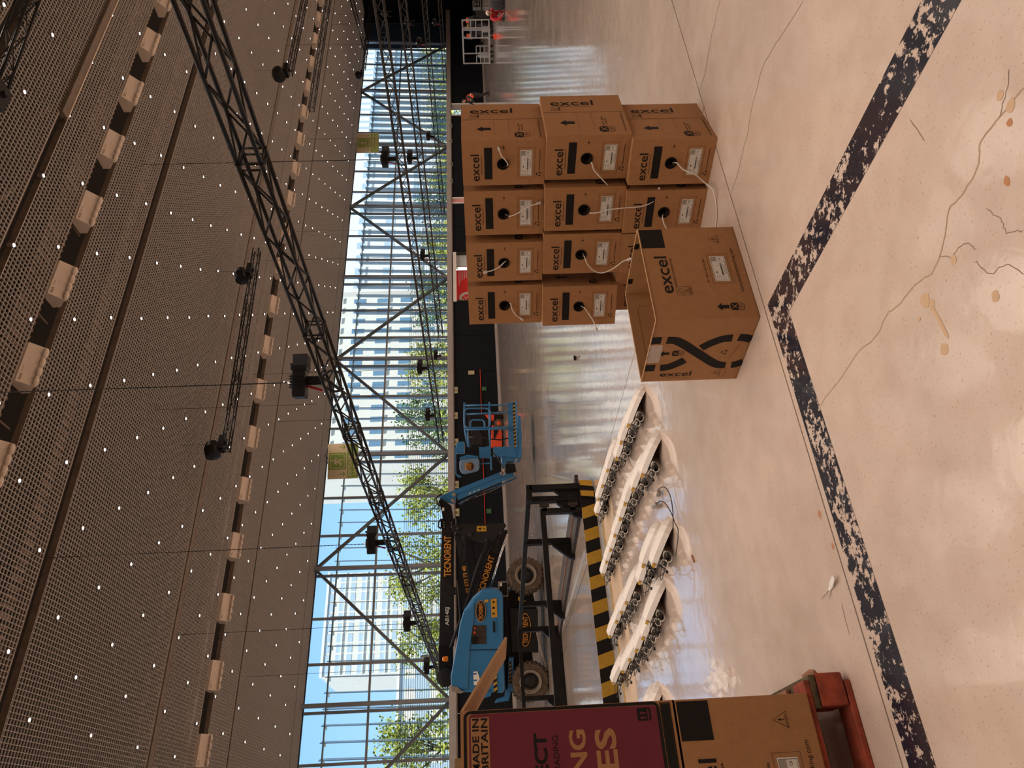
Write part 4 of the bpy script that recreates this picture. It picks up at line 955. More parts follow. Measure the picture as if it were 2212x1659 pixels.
f.text(mb, 'NG', U(.150), VZ(.922), U(.270), VZ(.870), .0014, .03); f.text(mb, 'ES', U(.152), VZ(.843), U(.270), VZ(.777), .0014, .03); mb.build('kraft_print', 'card', pk)
mb = MB(); f.text(mb, 'MADE IN', U(.165), VZ(1.2165), U(.316), VZ(1.196), .0018, .02); f.text(mb, 'BRITAIN', U(.168), VZ(1.190), U(.316), VZ(1.169), .0018, .02); mb.build('made_in_britain', 'ink', pk)
mb = MB()
for xx in (.293, .307): f.poly(mb, [(U(xx), VZ(.697)), (U(xx-.005), VZ(.688)), (U(xx-.002), VZ(.688)), (U(xx-.002), VZ(.675)), (U(xx+.002), VZ(.675)), (U(xx+.002), VZ(.688)), (U(xx+.005), VZ(.688))], .0018)
f.rect(mb, U(.288), VZ(.671), U(.318), VZ(.667), .0018); mb.build('up_arrows', 'magenta', pk)
pkf = MB(); 
rr = random.Random(4)
for k in range(70):
    c = PZ(1552+rr.gauss(0, 12), 1462+rr.gauss(0, 20), .012); c.z = rr.uniform(.004, .035); a = V((rr.gauss(0, 1), rr.gauss(0, 1), rr.gauss(0, .5))).normalized(); b = a.orthogonal().normalized(); s = .028
    pkf.add([c-a*s, c+b*s*.6, c+a*s*.8, c-b*s*.5], [(0, 1, 2, 3)])
tag(pkf.build('plastic_wrap', 'film', thing('crumpled_film', 'crumpled clear plastic film on the floor beside the pallet cartons', 'plastic film', PZ(1555, 1460, 0))), kind='stuff')
mb = MB(); q = [PZ(1798, 1243, .02), PZ(1803, 1250, .018), PZ(1800, 1268, .006), PZ(1792, 1277, .004), PZ(1789, 1275, .004), PZ(1793, 1255, .012)]; mb.prism(q, (0, 0, .001)); q = [PZ(1791, 1275, .004), PZ(1787, 1284, .008), PZ(1776, 1294, .015), PZ(1775, 1293, .018), PZ(1785, 1281, .02), PZ(1789, 1275, .006)]; mb.prism(q, (0, 0, .001))
tag(mb.build('paper_scrap', 'white'), 'torn white paper scrap on the foreground floor beside the joint', 'paper')
tag(MB().box(PZ(1242, 774, .015), (.04, .03, .03)).box(PZ(1241, 771, .03), (.02, .03, .02)).build('black_debris', 'ink'), 'tiny black scrap on the shiny floor between boxes and lift', 'debris')
tag(MB().box(PZ(1497, 1207, .004), (.05, .012, .008), Matrix.Rotation(.5, 3, 'Z')).build('wood_splinter', 'woodchip'), 'small wood splinter in front of the white units', 'debris')

# ================================================================== WHITE UNITS ON THE FLOOR
def make_unit():
    t = thing('antenna_unit', 'x', 'antenna', (0, 0, 0), 'white antenna units in rows on the floor', world=False)
    L, Wd = .36, .29
    def outline(s, z, n=18):
        o = []
        for i in range(n):
            a = 2*math.pi*i/n; c, q = math.cos(a), math.sin(a)
            x = math.copysign(abs(c)**.62, c)*L/2*(1-.12*(1-s)); y = math.copysign(abs(q)**.75, q)*Wd/2*s
            o.append((x*(s if abs(s) < 1 else 1)+L/2, y+Wd/2, z))
        return o
    mb = MB(); n = 18
    rings = [outline(.93, .012), outline(1, 0), outline(1.0, .034), outline(.88, .066), outline(.60, .078)]
    for r in rings: mb.v += r
    for k in range(len(rings)-1):
        for i in range(n): a = k*n+i; b = k*n+(i+1) % n; mb.f.append((a, b, b+n, a+n))
    mb.f.append(tuple(range((len(rings)-1)*n, len(rings)*n)))
    mb.build('shell', 'white_shell', t)
    ib = MB(); ib.v += outline(.93, .012); ib.v += outline(.85, .03); ib.f += [(i, (i+1) % n, (i+1) % n + n, i+n) for i in range(n)]; ib.f.append(tuple(range(n, 2*n))); ib.build('underside', 'shell_in', t)
    MB().box((L*.86, .010, .018), (.034, .006, .020), Matrix.Rotation(.32, 3, 'Z')).build('yellow_sticker', 'yellow', t)
    MB().box((L*.60, .085, -.008), (.09, .09, .02)).box((L*.50, .05, -.03), (.012, .09, .05)).box((L*.72, .02, -.018), (.03, .04, .03)).build('bracket', 'bracket', t)
    rb = MB()
    for cx_, r_ in ((.50, .032), (.64, .024)): rb.path([(L*cx_+r_*math.cos(a), -.035+r_*.5*math.sin(a), -.045+r_*math.sin(a)) for a in [i*math.pi/6 for i in range(13)]], .0035, 5)
    rb.bar((L*.55, -.06, -.03), (L*.55, .06, -.03), .012).build('pipe_clamp', 'bracket', t)
    MB().box((L*.80, .07, -.028), (.06, .05, .04)).tube((L*.45, -.02, -.03), (L*.45, -.06, -.05), .012, 8).build('junction_box', 'blkcable', t)
    cb = MB()
    cb.path(spline([(L*.7, .03, -.02), (L*.92, -.04, -.05), (L*.80, -.12, -.07), (L*.52, -.10, -.06), (L*.46, -.02, -.03)]), .0024, 5)
    cb.path(spline([(L*.6, .02, -.02), (L*.72, -.05, -.01), (L*.95, -.02, -.03), (L*1.0, .05, -.05), (L*.8, .08, -.04)]), .0028, 5)
    cb.path(spline([(L*.62, .0, -.02), (L*.66, -.09, -.04), (L*.6, -.13, -.08)]), .003, 5).tube((L*.6, -.13, -.08), (L*.585, -.15, -.085), .008, 6)
    cb.build('lead', 'blkcable', t)
    for ch in t.children:
        for v in ch.data.vertices: v.co.y = Wd-v.co.y
        ch.data.flip_normals()
    return t
ap = make_unit(); ua = [0]; TILT = 3
def unit(base, lb, dz=.115, yaw=0, sc=1):
    B = PZ(base[0], base[1], dz)
    ex = V((-.52, .80, .26)); ex.rotate(Matrix.Rotation(math.radians(yaw), 3, 'Z')); ex.normalize()
    ey = V((.36, .90, -.30)); ey = (ey - ex*ey.dot(ex)).normalized(); ez = ex.cross(ey)
    ey = -ey; ez = ex.cross(ey)
    ey.rotate(Matrix.Rotation(math.radians(TILT), 3, ex)); ez.rotate(Matrix.Rotation(math.radians(TILT), 3, ex))
    R = Matrix((ex, ey, ez)).transposed().to_4x4()
    o = ap if not ua[0] else copy_tree(ap); ua[0] = 1
    o.matrix_world = Matrix.Translation(B - ex*.36*sc - ey*.29*sc) @ R @ Matrix.Scale(sc, 4); o['label'] = lb; return o
ordn = ['first', 'second', 'third', 'fourth', 'fifth', 'sixth', 'seventh', 'eighth']
def row(bases, nm, yaws=None):
    for i, b in enumerate(bases):
        unit(b, f'white antenna unit, {ordn[i]} from the near end of {nm}', yaw=random.uniform(-4, 4))
row([(1356, 936), (1341, 972), (1331, 1006), (1312, 1031), (1301, 1064), (1292, 1092), (1288, 1124)], 'the row by the open carton')
row([(1386, 1045), (1366, 1074), (1349, 1105), (1339, 1137), (1327, 1172), (1318, 1202), (1309, 1228), (1301, 1255)], 'the row beside the loose cable')
row([(1411, 1240), (1389, 1240), (1381, 1276), (1352, 1318), (1341, 1338), (1331, 1358), (1316, 1389)], 'the twin fronted third row')
row([(1397, 1362), (1388, 1396), (1374, 1422), (1359, 1441), (1344, 1466), (1323, 1490)], 'the row nearest the pink carton')
row([(1378, 1585), (1392, 1590)], 'the row hidden behind the pink carton')
lc_ = thing('loose_black_cable', 'loose black cable bow on the floor between the white unit rows', 'cable', PZ(1450, 1100, 0))
MB().path(spline([PZ(1419, 1093, .02), PZ(1424, 1083, .03), PZ(1436, 1086, .03), PZ(1450, 1108, .02), PZ(1458, 1130, .01), PZ(1465, 1148, .03), PZ(1460, 1200, .05)], 7), .003, 6).path(spline([PZ(1419, 1072, .02), PZ(1422, 1058, .03), PZ(1434, 1052, .03), PZ(1446, 1066, .02), PZ(1453, 1100, .02), PZ(1454, 1145, .05)], 7), .003, 6).build('cord', 'blkcable', lc_)
MB().box(PZ(1424, 1066, .02), (.03, .04, .02)).tube(PZ(1412, 1095, .02), PZ(1420, 1093, .02), .013, 8).tube(PZ(1418, 1088, .02), PZ(1422, 1096, .03), .012, 8).build('connector', 'bracket', lc_)

# ================================================================== BLACK STEEL BARRIER ON THE PLATFORM
bf = thing('steel_barrier', 'black steel guard rail frame with gusseted posts around the platform corner', 'barrier', (2.9, 8, .15))
def bxl(y): return 3.02 - .145*(y-7.1)       # the side run follows this slightly skewed line
PH = .70
def post(x, y, d, zt, par=bf, name='post'):
    mb = MB().bar((x, y, .15), (x, y, zt), .07, .06); mb.build(name, 'steel_blk', par)
    MB().prism([(x, y-.02, .15), (x, y-.02, .40), (x+d[0]*.05, y-.02+d[1]*.05, .40), (x+d[0]*.20, y-.02+d[1]*.2, .22), (x+d[0]*.22, y-.02+d[1]*.22, .15)], (.0+(.05 if d[1] else 0), .05 if d[0] else 0, 0)).build('gusset', 'steel_blk', par)
    MB().bx(x-.12, x+.05, y-.06, y+.07, .15, .165).build('foot_plate', 'steel_blk', par)
for y in (7.13, 8.05, 9.75, 10.62): post(bxl(y), y, (-1, 0), PH+.01)
post(1.6, 10.66, (-1, 0), PH+.02); post(.6, 10.66, (-1, 0), PH+.02)
MB().bar((bxl(7.05), 7.05, PH), (bxl(10.66), 10.66, PH+.03), .05, .05).build('top_rail', 'steel_blk', bf)
MB().bar((bxl(10.66), 10.66, PH+.03), (-1, 10.66, PH+.03), .05, .05).build('top_rail', 'steel_blk', bf)
MB().prism([(3.28, 7.1, .15), (2.84, 7.1, .15), (bxl(10.6)-.14, 10.6, .15), (bxl(10.6)+.28, 10.6, .15)], (0, 0, .035)).build('base_rail', 'steel_edge', bf)
MB().bar((bxl(7.2)+.02, 7.2, .19), (bxl(10.6)+.02, 10.6, .19), .012, .012).build('base_weld', 'woodchip', bf)
MB().bx(-1, bxl(10.6), 10.50, 10.72, .15, .26).build('base_rail', 'steel_blk', bf)
MB().prism([(3.14, 7.09, .15), (3.14, 7.09, .42), (3.10, 7.09, .42), (2.95, 7.09, .24), (2.95, 7.09, .15)], (0, .05, 0)).build('corner_gusset', 'steel_blk', bf)
MB().bx(3.10, 3.16, 7.05, 7.12, .15, PH-.02).bx(2.98, 3.16, 7.05, 7.12, PH-.04, PH+.02).build('corner_post', 'steel_blk', bf)
gt = thing('barrier_gate', 'hinged black steel gate rail along the striped platform front', 'gate', (2.9, 7.1, .15))
MB().bar((2.89, 7.1, .56), (-.6, 7.1, .56), .055, .055).build('gate_rail', 'steel_blk', gt); MB().bar((2.87, 7.1, .15), (2.87, 7.1, .585), .06, .055).build('gate_post', 'steel_blk', gt)
MB().bar((-.55, 7.1, .15), (-.55, 7.1, .56), .06, .055).build('gate_post', 'steel_blk', gt)
for z in (.24, .54): MB().tube((2.935, 7.08, z-.05), (2.935, 7.08, z+.05), .024, 10).box((2.90, 7.08, z), (.07, .02, .05)).build('hinge', 'steel_edge', gt)
MB().prism([(3.0, 7.055, .15), (3.19, 7.055, .15), (3.16, 7.04, .01), (2.98, 7.04, .0)], (0, .01, 0)).build('end_plate', 'ink', pf)
mb = MB()
for k in (0, 2): mb.prism([(3.01+.06*k, 7.035, .148), (3.07+.06*k, 7.035, .148), (3.075+.06*k-.02, 7.03, .01), (3.01+.06*k-.02, 7.03, .01)], (0, .004, 0))
mb.build('end_stripes', 'yellow', pf)
tag(MB().bx(.55, .72, 5.5, 6.5, .0, .07).bx(.60, .64, 5.5, 6.5, .07, .10).build('metal_profile', 'alu'), 'metal profile end on the floor behind the pink carton', 'profile')

# ================================================================== BOOM LIFT
W1, W2_ = PZ(1174, 1237, 0), PZ(1186, 1475, 0)
e1 = (W1-W2_).normalized(); nn = V((-e1.y, e1.x, 0)); 
if nn.y < 0: nn = -nn
def lp(px, py, off=0):
    d = ray(px, py); t = (nn.dot(W1-CAM)+off)/nn.dot(d); return CAM+d*t
def zc(zx, zy): return (930+zx/2.37, 830+zy/2.37)          # reading frame of the lift detail
def zb(zx, zy): return (960+zx/6.633, 860+zy/6.633)        # reading frame of the basket detail
def zl(zx, zy): return (940+zx/4.533, 1090+zy/4.533)       # reading frame of the arms detail
def zh(zx, zy): return (940+zx/3.806, 1280+zy/3.806)       # reading frame of the hood detail
lift = thing('boom_lift', 'blue and black articulated boom lift parked beyond the barrier', 'boom lift', (W1+W2_)/2+nn*.9)
def lpr(name, m, pts, off, th, tr=zc, par=None, bevel=0): return MB().prism([lp(*tr(*p), off) for p in pts], nn*th).build(name, m, par or lift, bevel=bevel)
def ltube(name, m, pts, off, r, tr=zc, par=None): return MB().path([lp(*tr(*p), off) for p in pts], r, 8).build(name, m, par or lift, True)
def ltext(par, name, m, s, a, b, hpx, off, tr=zc, bold=.01):
    A, B = lp(*tr(*a), off), lp(*tr(*b), off); xd = (B-A); w = xd.length; xd.normalize(); yd = nn.cross(xd)
    if yd.z < 0: yd = -yd
    mb = MB(); text_into(mb, s, A, xd, yd, w, hpx, bold); return mb.build(name, m, par)
# wheels
def wheel(c, off, r=.37, wd=.30, yaw=0):
    C0 = lp(*c, off); C0.z = r; ax_ = (nn.copy()); ax_.rotate(Matrix.Rotation(yaw, 3, 'Z'))
    t_ = MB().lathe(C0, ax_, [(r*.62, .03), (r*.65, 0), (r*.93, 0), (r*.99, .04), (r*.99, wd-.04), (r*.93, wd), (r*.6, wd)], 28, False).build('tyre', 'rubber', lift)
    lg = MB()
    x_ = ax_.cross(V((0, 0, 1))).normalized()
    for k in range(26):
        a = 2*math.pi*k/26; rd = x_*math.cos(a)+V((0, 0, 1))*math.sin(a)
        for s in (0, 1):
            a2 = a+(.12 if s else 0); rd = x_*math.cos(a2)+V((0, 0, 1))*math.sin(a2); tg = ax_.cross(rd)
            R = Matrix((rd, tg, ax_)).transposed(); lg.box(C0+rd*(r*.985)+ax_*(wd*(.27+.46*s)), (.035, .035, wd*.46), R)
    lg.build('tread_lug', 'rubber', t_)
    MB().lathe(C0-ax_*.0, ax_, [(r*.64, .02), (r*.61, -.014), (r*.56, -.014), (r*.54, .03), (r*.47, .035), (r*.46, .10), (r*.2, .12)], 24, False).build('rim', 'rim', lift)
    hb_ = MB().lathe(C0+ax_*.05, ax_, [(r*.20, -.02), (r*.26, -.01), (r*.40, .02), (r*.42, .08)], 18)
    for k in range(8): hb_.lathe(C0+ax_*.05+(x_*math.cos(k*.785)+V((0, 0, 1))*math.sin(k*.785))*r*.33, ax_, [(.010, -.02), (.012, .02)], 6)
    hb_.build('hub', 'grey_dk', lift)
wheel((1137, 1241), .05, yaw=.25); wheel((1146, 1473), .0); wheel((1132, 1250), 1.5); wheel((1141, 1480), 1.5)
lpr('chassis', 'grey_dk', [(400, 1145), (550, 1150), (552, 1375), (415, 1372)], .30, 1.1, bevel=.02)
lpr('axle_housing', 'steel_blk', [(400, 1370), (520, 1370), (540, 1560), (430, 1560)], .45, .9); lpr('axle_housing', 'steel_blk', [(410, 1050), (520, 1060), (545, 1150), (400, 1150)], .45, .9)
lpr('turntable', 'steel_blk', [(378, 1060), (415, 1060), (415, 1560), (385, 1560)], .35, 1.1); lpr('lower_frame', 'blue', [(400, 1400), (425, 1400), (425, 1570), (395, 1575)], .22, 1.2)
lpr('lower_stripes', 'yellow', [(404, 1420), (413, 1420), (413, 1540), (404, 1540)], .21, .008)
for k in range(6): lpr('black_stripe', 'ink', [(404, 1425+k*20), (413, 1418+k*20), (413, 1428+k*20), (404, 1435+k*20)], .205, .004)
hood = lpr('hood', 'blue', [(352, 1052), (372, 1075), (374, 1360), (382, 1560), (370, 1582), (335, 1580), (315, 1560), (180, 1578), (108, 1562), (103, 1500), (118, 1430), (128, 1362), (150, 1230), (168, 1165), (215, 1100), (262, 1055), (300, 1047)], .06, .75, bevel=.05)
lpr('hood', 'blue', [(352, 1052), (372, 1075), (374, 1360), (382, 1560), (370, 1582), (335, 1580), (180, 1578), (108, 1562), (118, 1430), (128, 1362), (168, 1165), (262, 1055)], 1.25, .5, bevel=.03)
lpr('hood_ridge', 'blue', [(150, 1230), (168, 1165), (225, 1120), (222, 1200), (200, 1360), (190, 1560), (108, 1560), (103, 1500), (128, 1362)], .035, .05, bevel=.02)
lpr('hood_seam', 'ink', [(128, 1360), (128, 1363.5), (374, 1361), (374, 1357.5)], .045, .02)
lpr('headlamp', 'rim', [(105, 1545), (135, 1550), (168, 1578), (150, 1584), (110, 1572)], .02, .06)
lpr('control_panel', 'steel_edge', [(210, 1233), (283, 1235), (284, 1330), (213, 1330)], .045, .03); lpr('panel_box', 'steel_blk', [(213, 1295), (240, 1295), (240, 1330), (213, 1330)], .02, .05)
MB().lathe(lp(*zc(226, 1272), .03), nn, [(.02, -.01), (.025, .01)], 10).lathe(lp(*zc(228, 1250), .03), nn, [(.015, -.01), (.02, .01)], 10).build('stop_button', 'orange', lift)
lpr('door_recess', 'blue', [(312, 1205), (340, 1205), (342, 1280), (314, 1280)], .05, .03); lpr('door_handle', 'ink', [(320, 1215), (330, 1215), (331, 1270), (321, 1270)], .035, .02)
lpr('warning_label', 'yellow', [(308, 1100), (338, 1096), (342, 1192), (312, 1195)], .048, .01); lpr('warning_label', 'yellow', [(276, 1104), (296, 1102), (297, 1116), (277, 1118)], .048, .01)
mb = MB(); [mb.prism([lp(*zc(*p), .044) for p in q], nn*.002) for q in ([(318, 1180), (318, 1192-24), (332, 1176)], [(318, 1122), (318, 1108), (332, 1116)], [(316, 1140), (316, 1150), (330, 1150), (330, 1140)])]; mb.build('warning_symbols', 'ink', lift)
hs = MB(); hk = MB()
for k in range(13):
    y = 1395+k*14.5; sh = 6
    (hs if k % 2 else hk).prism([lp(*zc(316+k*.7, y+sh), .043), lp(*zc(334+k*.7, y-sh), .043), lp(*zc(334+k*.7, y+14.5-sh), .043), lp(*zc(316+k*.7, y+14.5+sh), .043)], nn*.004)
hs.build('yellow_stripes', 'yellow', lift); hk.build('black_stripes', 'ink', lift)
def badge(zx, zy, rx, ry, off, txt, ts, tr=zc, ring='orange_txt', body='ink'):
    mb = MB(); mb.prism([lp(*tr(zx+rx*math.cos(i*math.pi/14), zy+ry*math.sin(i*math.pi/14)), off) for i in range(28)], nn*.003); mb.build('badge', ring, lift)
    mb = MB(); mb.prism([lp(*tr(zx+rx*.9*math.cos(i*math.pi/14), zy+ry*.95*math.sin(i*math.pi/14)), off-.003) for i in range(28)], nn*.003); mb.build('badge_field', body, lift)
    if txt: ltext(lift, 'badge_lettering', ring, txt, (zx+ts, zy+ry*.80), (zx+ts, zy-ry*.80), ts*2/2.37/103, off-.006, tr)
badge(257, 1162, 26, 55, .04, 'TECNORENT', 10); badge(485, 1258, 30, 86, .28, 'TECNORENT', 13)
lpr('number_plate', 'white', [(218, 1472), (240, 1470), (262, 1540), (222, 1540)], .045, .006); ltext(lift, 'number_print', 'blue', '11', (238, 1520), (236, 1478), .09, .04)
# main boom and mast
lpr('main_boom', 'grey_dk', [(58, 695), (120, 693), (118, 1345), (42, 1345), (50, 980)], .75, .32, bevel=.01)
lpr('boom_end', 'steel_blk', [(40, 1345), (112, 1345), (112, 1480), (85, 1500), (40, 1470)], .70, .42, bevel=.02)
MB().lathe(lp(*zc(76, 1502), .65), nn, [(.10, 0), (.19, .02), (.19, .45), (.1, .47)], 18).build('pivot', 'grey_dk', lift)
lpr('boom_collar', 'steel_blk', [(52, 688), (128, 688), (128, 735), (52, 735)], .72, .38)
mb = MB(); [mb.lathe(lp(*zl(x, y), .72), nn, [(.012, -.012), (.014, .01)], 6) for x in (86, 158) for y in (175, 198, 220)]; mb.build('bolt_heads', 'alu', lift)
lpr('name_plate', 'ink', [(66, 765), (112, 765), (112, 998), (66, 998)], .735, .012); ltext(lift, 'boom_lettering', 'orange_txt', 'TECNORENT', (105, 985), (105, 776), .155, .73, bold=.02)
ltext(lift, 'model_number', 'paper', 'AB14EJ', (100, 1235), (100, 1142), .105, .73, bold=.03)
lpr('boom_bracket', 'steel_blk', [(100, 765), (118, 762), (180, 850), (182, 872)], .7, .05, tr=zl) if False else None
lpr('side_bracket', 'grey_dk', [(108, 770), (135, 765), (238, 842), (236, 880), (190, 884), (112, 888), (105, 870)], .70, .05, tr=zl)
MB().lathe(lp(*zl(213, 852), .66), nn, [(.03, 0), (.045, .02), (.045, .1)], 12).build('pin', 'grey_dk', lift)
lpr('riser_plate', 'grey_dk', [(165, 200), (680, 180), (700, 210), (600, 320), (545, 380), (485, 378), (440, 372), (185, 268), (160, 240)], .62, .06, tr=zl, bevel=.008)
lpr('riser_plate', 'grey_dk', [(165, 200), (680, 180), (700, 210), (600, 320), (485, 378), (185, 268), (160, 240)], 1.05, .06, tr=zl)
for p in ((225, 232), (650, 275), (505, 352), (282, 322), (348, 292)): MB().lathe(lp(*zl(*p), .58), nn, [(.02, 0), (.05, .015), (.05, .06)], 14).lathe(lp(*zl(p[0]+10, p[1]), .56), nn, [(.012, 0), (.02, .03)], 8).build('pin', 'grey_dk', lift)
cl = lpr('caution_label', 'yellow', [(408, 210), (502, 208), (502, 262), (406, 262)], .61, .006, tr=zl)
mb = MB(); q = lambda a, b: lp(*zl(a, b), .606); mb.prism([q(418, 236), q(448, 222), q(448, 252)], nn*.002); mb.prism([q(470, 232), q(486, 232), q(486, 240), q(470, 240)], nn*.002); mb.build('caution_symbols', 'ink', cl)
lpr('lower_arm', 'grey_dk', [(520, 460), (545, 430), (690, 240), (712, 260), (640, 470), (560, 700), (512, 826), (395, 900), (430, 740)], .72, .28, tr=zl, bevel=.006)
lpr('arm_cover', 'grey_dk', [(545, 440), (600, 300), (640, 340), (620, 440), (590, 468), (560, 465)], .70, .03, tr=zl)
lpr('arm_plate', 'ink', [(520, 468), (612, 490), (480, 850), (405, 880)], .705, .012, tr=zl); ltext(lift, 'arm_lettering', 'orange_txt', 'TECNORENT', (462, 908), (584, 512), .135, .70, tr=zl, bold=.02)
lpr('upper_strut', 'grey_dk', [(185, 285), (235, 310), (305, 560), (345, 760), (330, 900), (305, 945), (245, 580)], .66, .06, tr=zl)
lpr('strut_cover', 'grey_dk', [(230, 320), (300, 350), (300, 540), (265, 580), (248, 560), (285, 400)], .63, .03, tr=zl)
ltext(lift, 'phone_lettering', 'orange_txt', '93 573 73 40', (341, 862), (300, 600), .085, .645, tr=zl, bold=.02)
lpr('middle_strut', 'grey_dk', [(340, 345), (382, 360), (415, 560), (440, 745), (425, 760), (400, 660), (355, 420)], .8, .05, tr=zl)
ltube('link_arm', 'grey_dk', [(505, 370), (465, 480), (400, 650), (320, 930), (250, 1120), (150, 1400)], .60, .035, tr=zl)
lpr('link_arm_end', 'grey_dk', [(485, 370), (520, 372), (485, 480), (450, 485)], .57, .05, tr=zl)
for dx in (0, 12): ltube('ram_rod', 'chrome', [(700+dx, 290), (640+dx, 470), (535+dx, 820)], .66, .012, tr=zl)
ltube('ram', 'steel_blk', [(140, 1000), (150, 1120), (160, 1300)], .55, .035)
MB().lathe(lp(*zh(95, 545), .45), V((0, 0, 1)), [(.05, -.03), (.055, .0), (.05, .07), (.03, .09)], 12).build('amber_beacon', 'amber', lift); lpr('beacon_arm', 'steel_blk', [(112, 560), (135, 565), (135, 600), (112, 600)], .45, .04, tr=zh)
lpr('foot_step', 'rim', [(345, 1010), (398, 1008), (398, 1088), (348, 1088)], .30, .02); lpr('step_hole', 'ink', [(352, 1018), (392, 1016), (392, 1080), (354, 1080)], .29, .02)
for y in (1026, 1070): lpr('step_pad', 'white', [(354, y-8), (366, y-8), (366, y+8), (354, y+8)], .28, .01)
for y in (1098, 1118): lpr('yellow_tag', 'yellow', [(448+(y-1098), y-10), (468+(y-1098), y-10), (468+(y-1098), y+10), (448+(y-1098), y+10)], .29, .01)
lpr('hose_bracket', 'blue', [(385, 1560), (410, 1580), (400, 1620), (330, 1632), (340, 1615), (380, 1600)], .3, .1); lpr('tow_part', 'blue', [(235, 1590), (270, 1580), (310, 1575), (310, 1595), (265, 1612), (240, 1612)], .1, .1)
ltube('axle_bar', 'rim', [(545, 1270), (560, 1340), (590, 1440), (605, 1520), (605, 1600)], .1, .02); ltube('steering_rod', 'steel_blk', [(552, 1530), (605, 1478)], .1, .012)
# knuckle, jib
lpr('knuckle', 'steel_blk', [(40, 600), (55, 585), (105, 620), (118, 690), (62, 692), (55, 640)], .74, .34, bevel=.01)
ltube('hydraulic_hose', 'blkcable', [(60, 560), (30, 580), (34, 610), (50, 625)], .7, .02); ltube('hydraulic_hose', 'blkcable', [(55, 690), (42, 705), (40, 730), (55, 740)], .7, .02)
lpr('knuckle_plate', 'white', [(60, 632), (70, 632), (70, 648), (60, 648)], .73, .01)
lpr('jib_upper', 'blue', [(45, 580), (62, 566), (360, 448), (372, 455), (372, 468), (130, 566), (130, 600), (118, 614), (70, 600), (48, 604)], .80, .10, bevel=.006)
lpr('jib_lower', 'blue', [(130, 566), (435, 443), (445, 450), (443, 465), (140, 592)], .82, .12, bevel=.006); lpr('jib_back', 'blue', [(150, 600), (440, 475), (440, 485), (200, 580), (150, 618)], 1.05, .06)
for p in ((365, 455), (434, 456), (120, 565), (115, 596)): MB().lathe(lp(*zc(*p), .76), nn, [(.02, 0), (.045, .02), (.045, .06)], 12).build('pin', 'rim', lift)
for k in range(3): lpr('jib_marking', 'paper', [(196+k*22, 560-k*9), (206+k*22, 553-k*9), (208+k*22, 557-k*9), (198+k*22, 564-k*9)], .815, .004)
ltube('hydraulic_hose', 'blkcable', [(180, 590), (215, 585), (245, 560), (330, 520)], .78, .015); ltube('jib_edge', 'rim', [(140, 612), (300, 552), (440, 484)], 1.03, .008)
# basket
bk = .60
lpr('basket_mount', 'steel_blk', [(880, 940), (1010, 940), (1030, 1050), (900, 1080), (870, 1060)], bk+.1, .5, tr=zb); lpr('mount_bracket', 'blue', [(810, 830), (1010, 820), (1010, 900), (885, 910), (860, 980), (830, 960)], bk+.1, .5, tr=zb, bevel=.01)
lpr('basket_floor', 'blue', [(1048, 240), (1090, 262), (1100, 440), (1108, 510), (1108, 850), (1055, 850), (1050, 700), (1050, 300)], bk, 1.0, tr=zb)
lpr('basket_back', 'blue', [(700, 700), (1050, 690), (1055, 850), (700, 825)], bk+.05, .25, tr=zb, bevel=.01); lpr('basket_panel', 'blue', [(495, 700), (560, 705), (650, 680), (665, 700), (665, 860), (600, 850), (500, 855)], bk+.05, .12, tr=zb)
for (r, d) in ((.019, 0), (.019, .95)):
    o = bk+d; 
    for pts in ([(285, 65), (283, 330), (292, 450), (330, 700)], [(642, 55), (642, 440), (655, 690)], [(290, 105), (600, 100), (915, 100)], [(310, 230), (640, 215), (940, 208)], [(300, 425), (640, 425), (930, 420)], [(290, 450), (640, 445), (1050, 436)], [(1025, 45), (1035, 440), (1045, 760)]): ltube('rail', 'blue', pts, o, r, zb)
lp_r = rrect(285, 655, 148, 425, 60, 5); ltube('gate_loop', 'blue', lp_r+[lp_r[0]], bk-.02, .02, zb); u_ = [(372, 425), (372, 350), (385, 325), (410, 312), (540, 314), (565, 330), (575, 355), (575, 425)]; ltube('grab_loop', 'blue', u_, bk-.03, .018, zb)
ltube('gate_loop', 'blue', [(330, 440), (335, 550), (350, 700)], bk+.9, .018, zb)
lpr('toe_board', 'blue', [(910, 65), (1025, 60), (1045, 690), (915, 690)], bk+.03, .02, tr=zb)
hs, hk = MB(), MB()
for k in range(24):
    y = 66+k*26; x0_, x1_ = 980+k*.9, 1010+k*.9
    (hs if k % 2 else hk).prism([lp(*zb(x0_, y+14), bk+.015), lp(*zb(x1_+6, y-8), bk+.015), lp(*zb(x1_+6, y+18), bk+.015), lp(*zb(x0_, y+40), bk+.015)], nn*.006)
hs.build('yellow_stripes', 'yellow', lift); hk.build('black_stripes', 'ink', lift)
lpr('control_box', 'blue', [(165, 660), (195, 625), (285, 618), (285, 780), (160, 780)], bk-.05, .3, tr=zb, bevel=.02); lpr('control_arm', 'blue', [(145, 700), (165, 700), (170, 1080), (240, 1120), (235, 1135), (190, 1135), (155, 1085)], bk-.05, .06, tr=zb)
lpr('document_box', 'blue_lt', [(215, 905), (235, 880), (480, 860), (500, 900), (500, 990), (470, 1040), (300, 1080), (245, 1070), (215, 1010)], bk-.25, .22, tr=zb, bevel=.03)
badge(368, 978, 58, 60, bk-.26, 'TECNORENT', 18, tr=zb)
lpr('box_bracket', 'blue', [(215, 850), (330, 810), (480, 830), (470, 860), (220, 880)], bk-.2, .3, tr=zb); ltube('handle_bar', 'blue', [(668, 840), (668, 930), (675, 1035)], bk-.15, .018, zb); ltube('handle_bar', 'blue', [(500, 945), (600, 935), (660, 935)], bk-.15, .015, zb)
ltube('hydraulic_hose', 'blkcable', [(690, 780), (760, 850), (820, 950), (850, 1010)], bk+.05, .015, zb); ltube('hydraulic_hose', 'blkcable', [(330, 560), (500, 560), (650, 585), (800, 600), (915, 575)], bk+.3, .016, zb)

